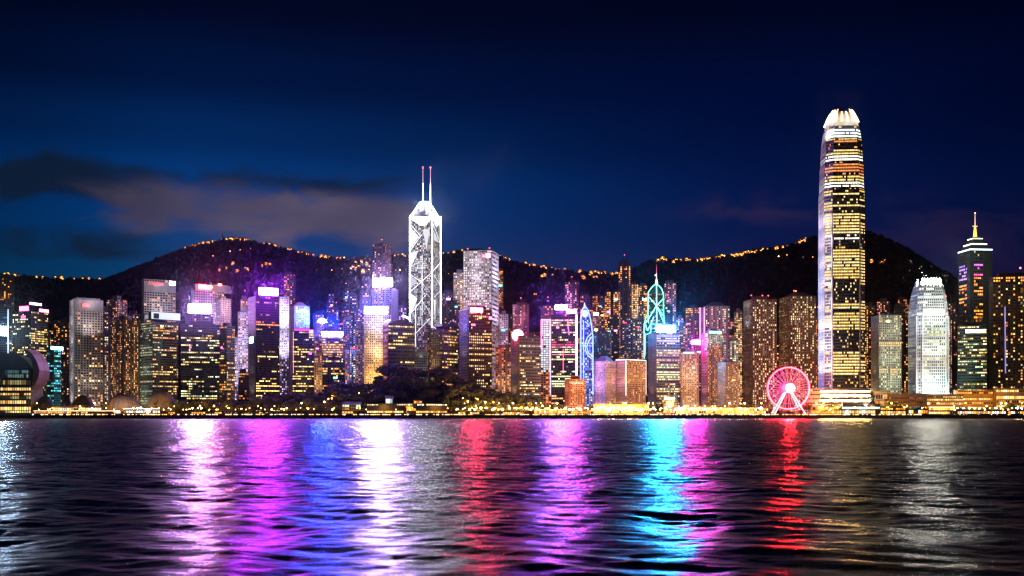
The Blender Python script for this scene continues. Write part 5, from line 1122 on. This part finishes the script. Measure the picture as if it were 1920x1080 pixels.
dome('dark flat dome in front of the white podium block', 1610, 1652, 746, 762, 1516, (.05, .04, .045))
low('low shore pavilion with white lamps between the two dark domes', 'shore_pavilion', 'pavilion', 100, 190, 762, 776, 1525, (.2, .2, .2), [(765, 769, WHITE+GW, 1.6, .7)], roof='curve')
low('long covered walkway with an orange-white lit edge below the grey dome', 'covered_walkway', 'walkway', 64, 226, 770, 776, 1515, (.16, .12, .09), [(772, 775, AMB+GW, 1.3, .8)], 6, lit=((1, .75, .45), 4))
low('car light trail built as a covered walkway with a bright white edge right of the grey dome', 'covered_walkway', 'walkway', 232, 300, 766, 776, 1513, (.2, .18, .18), [(770, 774, AMB+WHITE, 1.4, .8)], 6, lit=((1, .88, .85), 7))  # stands in for long-exposure car trails; the walkway itself is added
low('dim amber-dotted shore kiosk row below the dark bushy trees', 'kiosk_row', 'kiosks', 302, 420, 771, 777, 1512, (.12, .09, .06), [(772.5, 775.5, AMB, 1.5, .6)], 6)
low('dark low boathouse with a few tiny lamps below the magenta-signed tower', 'boathouse', 'boathouse', 444, 640, 775, 779, 1511, (.05, .05, .05), [(776, 777.6, GW, 1.2, .35)], 6)
low('small white-green lit terrace left of the waterfront building on the mound', 'terrace', 'terrace', 642, 676, 757, 770, 1530, (.2, .26, .18), [(759, 763, [(.75, 1, .65), (.9, 1, .8)], .9, .7), (765, 768, AMB, .8, .6)], 10, 'gable')
low('amber-windowed boat shed at the waterline left of the long waterfront building', 'boat_shed', 'shed', 641, 662, 770, 777, 1512, (.2, .1, .05), [(771.5, 775, AMB, 1.8, .9)], 6)
o = low('long dark waterfront building with two rows of lights below the wooded mound', 'waterfront_building', 'waterfront building', 688, 838, 757, 777, 1520, (.07, .065, .05), [(757.6, 760, [(.8, 1, .55), (.95, .95, .6), (1, .7, .3)], 1.6, .8), (770.5, 773.8, AMB+GW, 2.0, .95)], 16, 'curve', amp=1.2)
low('white-green lit glass pavilion on the roof of the long waterfront building', 'glass_pavilion', 'pavilion', 723, 736, 746, 757, 1526, (.4, .5, .42), [(748, 756, [(.8, 1, .85), (.9, 1, .9)], 1.3, .9)], 8, 'gable', base=Z(757, 1526)-.5)
low('brick-red kiosk on the roof of the long waterfront building', 'kiosk', 'kiosk', 776, 791, 750, 757.5, 1526, (.5, .2, .12), [(752, 756, AMB, 1.3, .8)], 8, base=Z(757.5, 1526)-.5)
low('gold-lit ticket booth standing before the long waterfront building', 'ticket_booth', 'booth', 762, 780, 765, 777, 1512, (.3, .2, .08), [(766, 770, AMB, 2.2, 1)], 5, 'gable')
low('row of gold-lit stalls along the quay before the red-signed brown tower', 'stall_row', 'stalls', 846, 1000, 771.5, 778, 1513, (.2, .13, .07), [(773, 776.4, AMB+GW, 1.7, .8)], 5)
low('white awninged stall row below the gold-flanked office block', 'stall_row', 'stalls', 1002, 1064, 768, 777, 1516, (.3, .25, .18), [(770, 775, AMB+GW, 1.8, .9)], 7, lit=((1, .75, .4), 3))
low('dim covered landing stage below the brick-red block', 'landing_stage', 'landing stage', 1066, 1112, 770, 777, 1516, (.25, .16, .12), [(771.6, 775, AMB, 1.6, .7)], 7)
low('long gold-lit pavilion below the violet-sided block', 'waterfront_pavilion', 'pavilion', 1114, 1216, 757, 777, 1535, (.5, .3, .1), [(760, 765, AMB, 1.9, .9), (768, 774, AMB+GW, 2.0, .9)], 12, 'curve', amp=2.5)
o = low('dark red ticket kiosk bearing a large red disc sign', 'ticket_kiosk', 'kiosk', 1245, 1266, 756, 776, 1525, (.25, .04, .05), [(769, 774, AMB, 1.5, .8)], 8)
g = Geo(); cx_, cz_ = 0, Z(757, 1525)-GZ
for k in range(20):
    a0, a1 = 2*math.pi*k/20, 2*math.pi*(k+1)/20; r = 5.6
    g.hexa([(cx_, -1.6, cz_), (cx_+r*math.cos(a0), -1.6, cz_+r*math.sin(a0)), (cx_+r*math.cos(a1), -1.6, cz_+r*math.sin(a1))], [(cx_, -2.4, cz_), (cx_+r*math.cos(a0), -2.4, cz_+r*math.sin(a0)), (cx_+r*math.cos(a1), -2.4, cz_+r*math.sin(a1))])
g.build('disc_sign', emis((1, .03, .05), 1.8), o); g = Geo(); g.box(-8, -2.6, cz_+6.2, 7, -1.2, cz_+8.4); g.build('sign_bar', emis((1, .85, .85), 5), o)
low('low white-lit hall between the red disc sign and the brown gridded towers', 'waterfront_hall', 'hall', 1268, 1345, 763, 777, 1525, (.35, .25, .15), [(765, 769, AMB+WHITE, 2.0, .85), (771, 775, AMB+GW, 1.6, .8)], 10, 'curve')
low('gold-lit waterfront arcade left of the observation wheel', 'arcade', 'arcade', 1346, 1436, 764, 777, 1528, (.4, .26, .1), [(766, 770, AMB, 1.9, .9), (771.5, 775.5, AMB+GW, 1.8, .85)], 10)
low('amber arcade between the wheel and the ferry pier', 'arcade', 'arcade', 1520, 1578, 762, 777, 1514, (.3, .18, .08), [(764, 768, AMB, 1.5, .75), (770, 775, AMB, 1.9, .85)], 8)
low('ferry pier with a green-white lit upper deck below the tallest tower', 'ferry_pier', 'pier', 1579, 1650, 757, 779, 1510, (.10, .09, .08), [(763, 766.5, [(.8, 1, .75), (.95, 1, .85)], 2.0, .97), (770, 775, GW+WHITE, 1.5, .8)], 14)
low('ferry pier with golden openings and a plain deck right of the green-white pier', 'ferry_pier', 'pier', 1651, 1698, 762, 779, 1510, (.16, .12, .08), [(765, 768, AMB, 1.6, .7), (771, 776, AMB+GW, 2.0, .9)], 14)
low('ferry pier dotted with white lamps below the pale green office block', 'ferry_pier', 'pier', 1699, 1740, 766, 779, 1509, (.15, .12, .09), [(769, 775, WHITE+AMB, 2.0, .85)], 12)
low('bright cream-fronted pier hall below the white round-shouldered tower', 'ferry_pier', 'pier', 1741, 1790, 763, 779, 1508, (.6, .42, .22), [(765, 769, AMB+GW, 3.0, 1), (772, 776, GW, 2.2, .95)], 12, lit=((1, .8, .4), 6))
low('pier shed with tiny white lamps below the gold-banded terraces', 'ferry_pier', 'pier', 1791, 1925, 769, 779, 1508, (.12, .09, .06), [(771.5, 775.5, WHITE+AMB, 1.7, .75)], 12)
low('three-storey arcaded block behind the bright pier hall', 'arcaded_block', 'building', 1738, 1806, 739, 763, 1560, (.15, .12, .10), [(743, 745.5, GW, .9, .6), (748, 751, GW, 1.2, .8), (755, 758.5, GW, .9, .7)], 14)
low('long dark terrace roof below the white round-shouldered tower', 'terrace_block', 'building', 1658, 1740, 738, 762, 1580, (.16, .11, .10), [(745, 748, PINK+AMB, .5, .5), (752, 756, AMB, .7, .5)], 14, 'curve')
low('gold-banded terrace block at the foot of the gold-spired tower', 'terrace_block', 'building', 1796, 1866, 731, 763, 1570, (.32, .2, .08), [(735, 738, AMB, 1.5, .7), (746.5, 750, GW+AMB, 1.8, .9), (754, 757, AMB, .9, .6)], 16, 'curve')
low('gold-banded terrace block with square lit windows at the right edge', 'terrace_block', 'building', 1868, 1960, 727, 766, 1560, (.34, .24, .10), [(731, 735, GW, 1.8, .8), (742.5, 748, GW, 2.0, .92), (751, 755, AMB, 1.1, .7), (760, 763, GW, 1.8, .95)], 16)
low('stone annex with a bright gatehouse left of the pale green office block', 'annex', 'building', 1633, 1664, 733, 764, 1580, (.5, .38, .3), [(740, 748, WHITE+AMB, 1.4, .6), (752, 758, AMB, 1.2, .7)], 12)

# ------------------------------------------------------------------ observation wheel
def wheel():
    Y = 1520; cx = X(1478, Y); cz = Z(728, Y); r = 39.0/F*Y
    o = empty('observation_wheel', 'giant observation wheel with a glowing pink rim and dazzling white hub on the quay', 'ferris wheel', None, (cx, Y, GZ)); zc = cz-GZ
    PKc = (1, .16, .26)
    def ring(rad, y, rr_, n=56):
        g = Geo()
        for k in range(n):
            a0, a1 = 2*math.pi*k/n, 2*math.pi*(k+1)/n
            g.bar((rad*math.cos(a0), y, zc+rad*math.sin(a0)), (rad*math.cos(a1), y, zc+rad*math.sin(a1)), rr_, 5)
        return g
    ring(r, -2, .8).build('rim', emis((1, .012, .022), 59), o); ring(r, 2, .55).build('rim', emis((1, .015, .03), 22), o); ring(r*.74, 0, .22).build('inner_ring', emis((1, .15, .5), 1.6), o)
    g = Geo(); g.bar((0, 0, 0), (0, 0, 1), 1)
    for k in range(42):
        a = 2*math.pi*(k+.5)/42; g = Geo(); s = -2 if k % 2 else 2
        g.bar((2.5*math.cos(a), s*1.2, zc+2.5*math.sin(a)), (r*math.cos(a), s, zc+r*math.sin(a)), .15, 4); c = (1, .07, .38) if 100 < math.degrees(a) < 230 else (1, .09, .20)
        g.build('spoke', emis(c, 5.5, False), o)
    cab = Geo(); cab.prism([(1.2*math.cos(q*math.pi/3), 1.2*math.sin(q*math.pi/3)) for q in range(6)], -1.3, .9, [(.8*math.cos(q*math.pi/3), .8*math.sin(q*math.pi/3)) for q in range(6)]); cm = cab.mesh('gondola', wall((.5, .45, .47)))
    for k in range(42):
        a = 2*math.pi*k/42; c = bpy.data.objects.new('gondola', cm); col.objects.link(c); c.parent = o; c.location = ((r+1.0)*math.cos(a), 0, zc+(r+1.0)*math.sin(a)-1.2)
    g = Geo(); g.bar((0, -10.4, zc), (0, 10.4, zc), 6.6, 18); hb = g.build('hub', wall((.5, .3, .3)), o)
    g = Geo(); g.poly([(6.4*math.cos(2*math.pi*k/20), -10.6, zc+6.4*math.sin(2*math.pi*k/20)) for k in range(20)]); g.build('hub_light', emis((1, .010, .014), 850), hb)
    for s in (-1, 1):
        for y in (-6, 6):
            g = Geo(); g.bar((s*1.2, y*.7, zc), (s*22, y*1.5, 0), .85, 6, r2=1.15); g.build('leg', emis((1, .34, .36), 3.2), o)
    g = Geo(); g.box(-30, -8, -.1, 30, 9, 2.2); g.build('platform', wall((.22, .05, .09)), o)
    g = Geo(); g.box(12, -9, 2.2, 19, -3, 7); g.build('booth', wall((.3, .05, .12)), o)
    for k in range(5):
        x = -24+k*12; g = Geo(); g.bar((x, -7, 2.2), (x, -7, 4), .12, 4); g.build('rail_post', METAL, o)
wheel()

# ------------------------------------------------------------------ lamps
LMESH = {}
def lamp_meshes(c, s, r, h):
    k = (c, s, r, h)
    if k not in LMESH:
        g = Geo(); g.bar((0, 0, 0), (0, 0, h), .16, 5, r2=.09); g.bar((0, 0, h-.3), (1.3, 0, h+.1), .07, 4)
        a = g.mesh('post', METAL); g = Geo(); g.ball((0, 0, h+.6), r, 6); LMESH[k] = (a, g.mesh('lamp_globe', emis(c, s)))
    return LMESH[k]
def lamp(px, Y, c, s, r=.8, h=8, z=GZ, label='street lamp', group=None, name='street_lamp'):
    a, b = lamp_meshes(c, s, r, h); o = empty(name, label, 'street lamp', group, (X(px, Y), Y, z))
    for nm, me in (('post', a), ('lamp_globe', b)):
        q = bpy.data.objects.new(nm, me); col.objects.link(q); q.parent = o
AMC, WMC, WHL = (1, .36, .05), (1, .50, .15), (1, .82, .66)
for a, b, n, mixc, where, s in [(66, 226, 12, [WMC, AMC, WHL], 'before the grey domes', 26), (226, 330, 10, [WHL, WMC], 'before the stone-grey dome', 26), (335, 440, 10, [AMC, WMC], 'below the dark slab with the broad screen', 26), (440, 640, 15, [WMC, AMC], 'before the wooded mound, below the magenta-signed tower', 16), (640, 850, 14, [WMC, AMC], 'beside the long waterfront building', 18),
    (850, 1060, 34, [AMC, AMC, WMC], 'before the wooded mound, right of the long waterfront building', 38), (1060, 1250, 34, [AMC, WMC, WHL], 'below the violet-sided blocks', 44), (1250, 1440, 28, [AMC, WMC, WHL], 'between the red disc sign and the observation wheel', 40), (1520, 1720, 30, [AMC, WMC], 'along the ferry piers below the tallest tower', 75), (1720, 1920, 30, [AMC, WMC, WHL], 'along the ferry piers below the gold-banded terraces', 36)]:
    for k in range(n):
        c = R.choice(mixc); nm = {AMC: 'amber', WMC: 'warm white', WHL: 'white'}[c]; big = R.random() < .25
        px = a+(b-a)*(k+R.random())/n; yy = R.choice((1511, 1524, 1533)); x = X(px, yy)
        lamp(px, yy, c, float(s*(2.6 if big else 1.5)), (1.05 if big else .65), R.choice((7, 9)), mound(x, yy) if 430 < px < 1050 else GZ, '%s%s street lamp %s' % ('bright ' if big else '', nm, where), 'street lamps along the quay')
for a, b, n, where, s in [(64, 440, 14, 'behind the grey domes', 30), (450, 640, 8, 'among the trees below the magenta-signed tower', 24), (560, 700, 5, 'among the trees left of the golden floodlit tower', 24), (860, 1050, 22, 'among the lamplit trees of the wooded mound', 42), (1064, 1250, 14, 'behind the gold-lit pavilion', 55), (1262, 1440, 14, 'behind the waterfront arcade', 50), (1525, 1920, 20, 'behind the ferry piers', 44)]:
    for k in range(n):
        px = a+(b-a)*(k+R.random())/n; yy = R.choice((1530, 1538, 1547, 1556)); x = X(px, yy); z = mound(x, yy) if 430 < px < 1050 else GZ
        lamp(px, yy, R.choice((AMC, AMC, WMC)), float(s), R.choice((.7, .95, 1.2)), R.choice((8, 12, 16)), z, 'tall amber street lamp '+where, 'street lamps set back from the quay')
for px, Y, c, s, r, lab in [(1125, 1520, (1, .62, .25), 60., 2.0, 'dazzling orange-white flood lamp left of the gold-lit pavilion'), (1150, 1515, (1, .62, .25), 60., 1.8, 'dazzling orange-white flood lamp before the gold-lit pavilion'), (1180, 1515, (1, .6, .25), 70., 2.2, 'largest orange-white flood lamp, right end of the gold-lit pavilion'), (1283, 1512, (1, .8, .6), 60., 1.8, 'white flood lamp right of the red disc sign'), (1427, 1512, (1, .7, .45), 50., 1.8, 'white flood lamp left of the observation wheel'), (1640, 1540, (1, .72, .40), 90., 2.6, 'white flood lamp left of the pale green office block'), (264, 1525, (1, .8, .5), 40., 1.6, 'yellow-white flood lamp between the two grey domes'), (682, 1600, (1, .8, .55), 40., 1.5, 'warm white flood lamp at the foot of the golden floodlit tower'), (446, 1540, (1, .75, .5), 40., 1.3, 'warm white flood lamp at the foot of the amber-lit tower')]:
    lamp(px, Y, c, s, r, 9, GZ, lab, None, 'flood_lamp')
for a, b, n, pw in ((70, 440, 8, 2.6e4), (450, 840, 8, 1.6e4), (860, 1050, 7, 6.0e4), (1065, 1440, 13, 9.5e4), (1525, 1900, 12, 6.0e4)):  # added amber spots without fixtures, spreading a golden glow along the shore
    for k in range(n):
        px = a+(b-a)*(k+.5)/n; spot((X(px, 1509), 1509, GZ+11), (X(px, 1509)+R.uniform(-6, 6), 1560, GZ+9), pw, (1, .50, .13), 150, 1.0)
# small bollard lights set in the quay edge: past counting, one object
g = Geo()
for k in range(620):
    px = R.uniform(640, 1925) if R.random() < .8 else R.uniform(60, 640); y = 1508+R.random()*2; x = X(px, y); g.box(x-.35, y-.3, GZ+.0, x+.35, y+.3, GZ+1.2, scl(R.choice([AMC, WMC, WHL, WMC]), R.uniform(2, 9)))
g.build('bollard_light', GLASS, kind='stuff', glow=True)

# ------------------------------------------------------------------ houses and lamps on the hills
def on_hill(px, py):
    Yq = 2300.; best = (-9, 0)
    while Yq < 4420:
        e = (terr(X(px, Yq), Yq)-Z(py, Yq))/Yq
        if e >= 0: return Yq
        if e > best[0]: best = (e, Yq)
        Yq += 20
    return best[1] if best[0] > -.012 else None
HM = []; HS = .85
for v in range(4):
    rr = random.Random(v); g = Geo(); w, d, h = rr.uniform(8, 14), 9, rr.uniform(7, 14); g.box(-w/2, 0, -6, w/2, d, h)
    a = g.mesh('wall', wall((.25, .2, .15))); g = Geo(); g.hexa([(-w/2-.6, -.6, h), (w/2+.6, -.6, h), (w/2+.6, d+.6, h), (-w/2-.6, d+.6, h)], [(-w/2+2, d*.4, h+2.5), (w/2-2, d*.4, h+2.5), (w/2-2, d*.6, h+2.5), (-w/2+2, d*.6, h+2.5)]); b = g.mesh('roof', wall((.12, .07, .05)))
    g = Geo()
    for i in range(3):
        for j in range(int(h//4)):
            cc = scl(R.choice(GOLD), R.choice((1.0, 3, 7, 12))) if rr.random() < .75 else (0, 0, 0)
            x0 = -w/2+w*(i+.2)/3; g.quad((x0, -.1, 1+j*4), (x0+w*.2, -.1, 1+j*4), (x0+w*.2, -.1, 3.4+j*4), (x0, -.1, 3.4+j*4), cc)
    HM.append((a, b, g.mesh('window', GLASS, True)))
clusters = [
 (345, 376, 461, 469, 9, 'on the left shoulder of the western hill'), (378, 402, 472, 481, 5, 'below the left shoulder of the western hill'), (421, 465, 449, 459, 11, 'on the summit of the western hill'), (486, 532, 459, 470, 5, 'on the right shoulder of the western hill'), (536, 592, 471, 487, 12, 'along the ridge right of the western summit'), (598, 645, 477, 490, 9, 'on the low ridge above the globe-lamped tower'),
 (655, 697, 493, 520, 14, 'on the slope left of the magenta-tinted flats'), (410, 472, 500, 517, 9, 'along the middle slope above the red-lettered tower'), (484, 512, 500, 510, 3, 'on the slope above the magenta screen'), (0, 52, 514, 527, 6, 'on the low ridge at the left edge'), (62, 200, 517, 527, 11, 'on the low ridge above the white hotel block'),
 (735, 765, 474, 481, 4, 'on the ridge left of the twin-masted tower'), (829, 866, 474, 481, 4, 'on the ridge right of the twin-masted tower'), (934, 962, 484, 490, 5, 'on the ridge right of the white grid tower'), (984, 1062, 494, 508, 17, 'along the falling ridge above the lilac and pink screens'), (1012, 1040, 520, 526, 3, 'on the dark slope above the lilac screen'), (1085, 1158, 504, 530, 26, 'in the saddle between the two hills'),
 (1228, 1280, 486, 497, 9, 'on the ridge above the green-lined spire tower'), (1286, 1318, 486, 494, 5, 'on the ridge right of the green-lined spire'), (1323, 1358, 480, 488, 9, 'on the eastern ridge above the hat-roofed tower'), (1374, 1404, 469, 481, 10, 'in the brightest knot of the eastern ridge'), (1390, 1426, 482, 492, 8, 'just under the brightest knot of the eastern ridge'), (1410, 1438, 463, 471, 6, 'on the eastern ridge above the twin brown towers'), (1448, 1514, 451, 466, 13, 'high on the eastern ridge left of the tallest tower'), (1630, 1665, 494, 504, 3, 'on the dark slope right of the tallest tower'), (870, 935, 560, 600, 0, '')]
for x0, x1, y0, y1, n, lab in clusters:
    n = int(n*.7+.5) if n > 4 else n
    for k in range(n):
        u = (k+R.uniform(.1, .9))/max(1, n); px = x0+(x1-x0)*u+R.uniform(-2, 2); py = (y0+y1)/2+R.uniform(-.5, .5)*(y1-y0)
        if 'ridge' in lab or 'summit' in lab or 'shoulder' in lab:
            tab = RL if px < 1178 else RR; py = interp(tab, px)+R.uniform(.5, 8)
        Yq = on_hill(px, py)
        if not Yq: continue
        a, b, c = R.choice(HM); z = terr(X(px, Yq), Yq); o = empty('hillside_house', 'small house with amber windows '+lab, 'house', 'houses on the hills', (X(px, Yq), Yq-8, z+4))
        k_ = HS*R.uniform(.8, 1.3); o.scale = (k_, k_, k_); o.rotation_euler = (0, 0, R.uniform(-.4, .4))
        for nm, me in (('wall', a), ('roof', b), ('window', c)):
            q = bpy.data.objects.new(nm, me); col.objects.link(q); q.parent = o
            if nm == 'window': q['kind'] = 'stuff'
hl = [(px, 512+R.uniform(-3, 3), 'across the middle slope of the western hill') for px in range(560, 760, 12)]+[(px, 493+R.uniform(-3, 3), 'along the road on the eastern hill') for px in (1450, 1460, 1473, 1490, 1508, 1526)]+[(px, interp(RR, px)+4, 'along the eastern ridge road') for px in range(1290, 1530, 14)]+[(px, interp(RL, px)+5, 'along the western ridge road') for px in range(350, 660, 13)]+[(px, 480+R.uniform(-8, 8), 'on the western hill below its summit') for px in (400, 432, 452, 470, 500, 522)]+[(px, 521+R.uniform(-3, 3), 'on the dark slope between the two tall white towers') for px in (838, 845, 852)]+[(px, 559, 'on the slope above the pink-lit flats') for px in range(945, 1030, 9)]
for px, py, lab in hl:
    Yq = on_hill(px, py)
    if Yq and R.random() < .55: lamp(px+R.uniform(-4, 4), Yq-6, (1, .36, .08), R.choice((3., 8., 20.)), R.choice((.9, 1.3, 1.9)), 7, terr(X(px, Yq), Yq)+4, 'orange road lamp '+lab, 'road lamps on the hills')
# mast on the western summit
Yq = 4290; x = X(417, Yq); z = terr(x, Yq); o = empty('radio_mast', 'thin unlit radio mast on the summit of the western hill', 'mast', None, (x, Yq, z-3)); g = Geo()
for a in (0, 2.1, 4.2): g.bar((4*math.cos(a), 4*math.sin(a), 0), (1.2*math.cos(a), 1.2*math.sin(a), 34), .8, 4)
g.bar((0, 0, 34), (0, 0, 42), .8, 4); g.build('lattice', METAL, o)
g = Geo(); g.prism([(-3, -3), (3, -3), (3, 3), (-3, 3)], 24, 29); g.build('dish_platform', METAL, o)
# ------------------------------------------------------------------ air
def haze():
    g = Geo(); g.box(-7300, -1800, -1.5, 7300, 6300, 820)
    m = bpy.data.materials.new('haze'); m.use_nodes = True; t = m.node_tree
    t.nodes.remove(t.nodes['Principled BSDF']); v = node(t, 'ShaderNodeVolumePrincipled')
    v.inputs['Color'].default_value = (.66, .82, 1, 1); v.inputs['Density'].default_value = HAZE; v.inputs['Anisotropy'].default_value = 0.983
    t.links.new(v.outputs[0], t.nodes['Material Output'].inputs['Volume'])
    m.cycles.homogeneous_volume = True
    o = g.build('haze', m); o['kind'] = 'stuff'
if HAZE: haze()
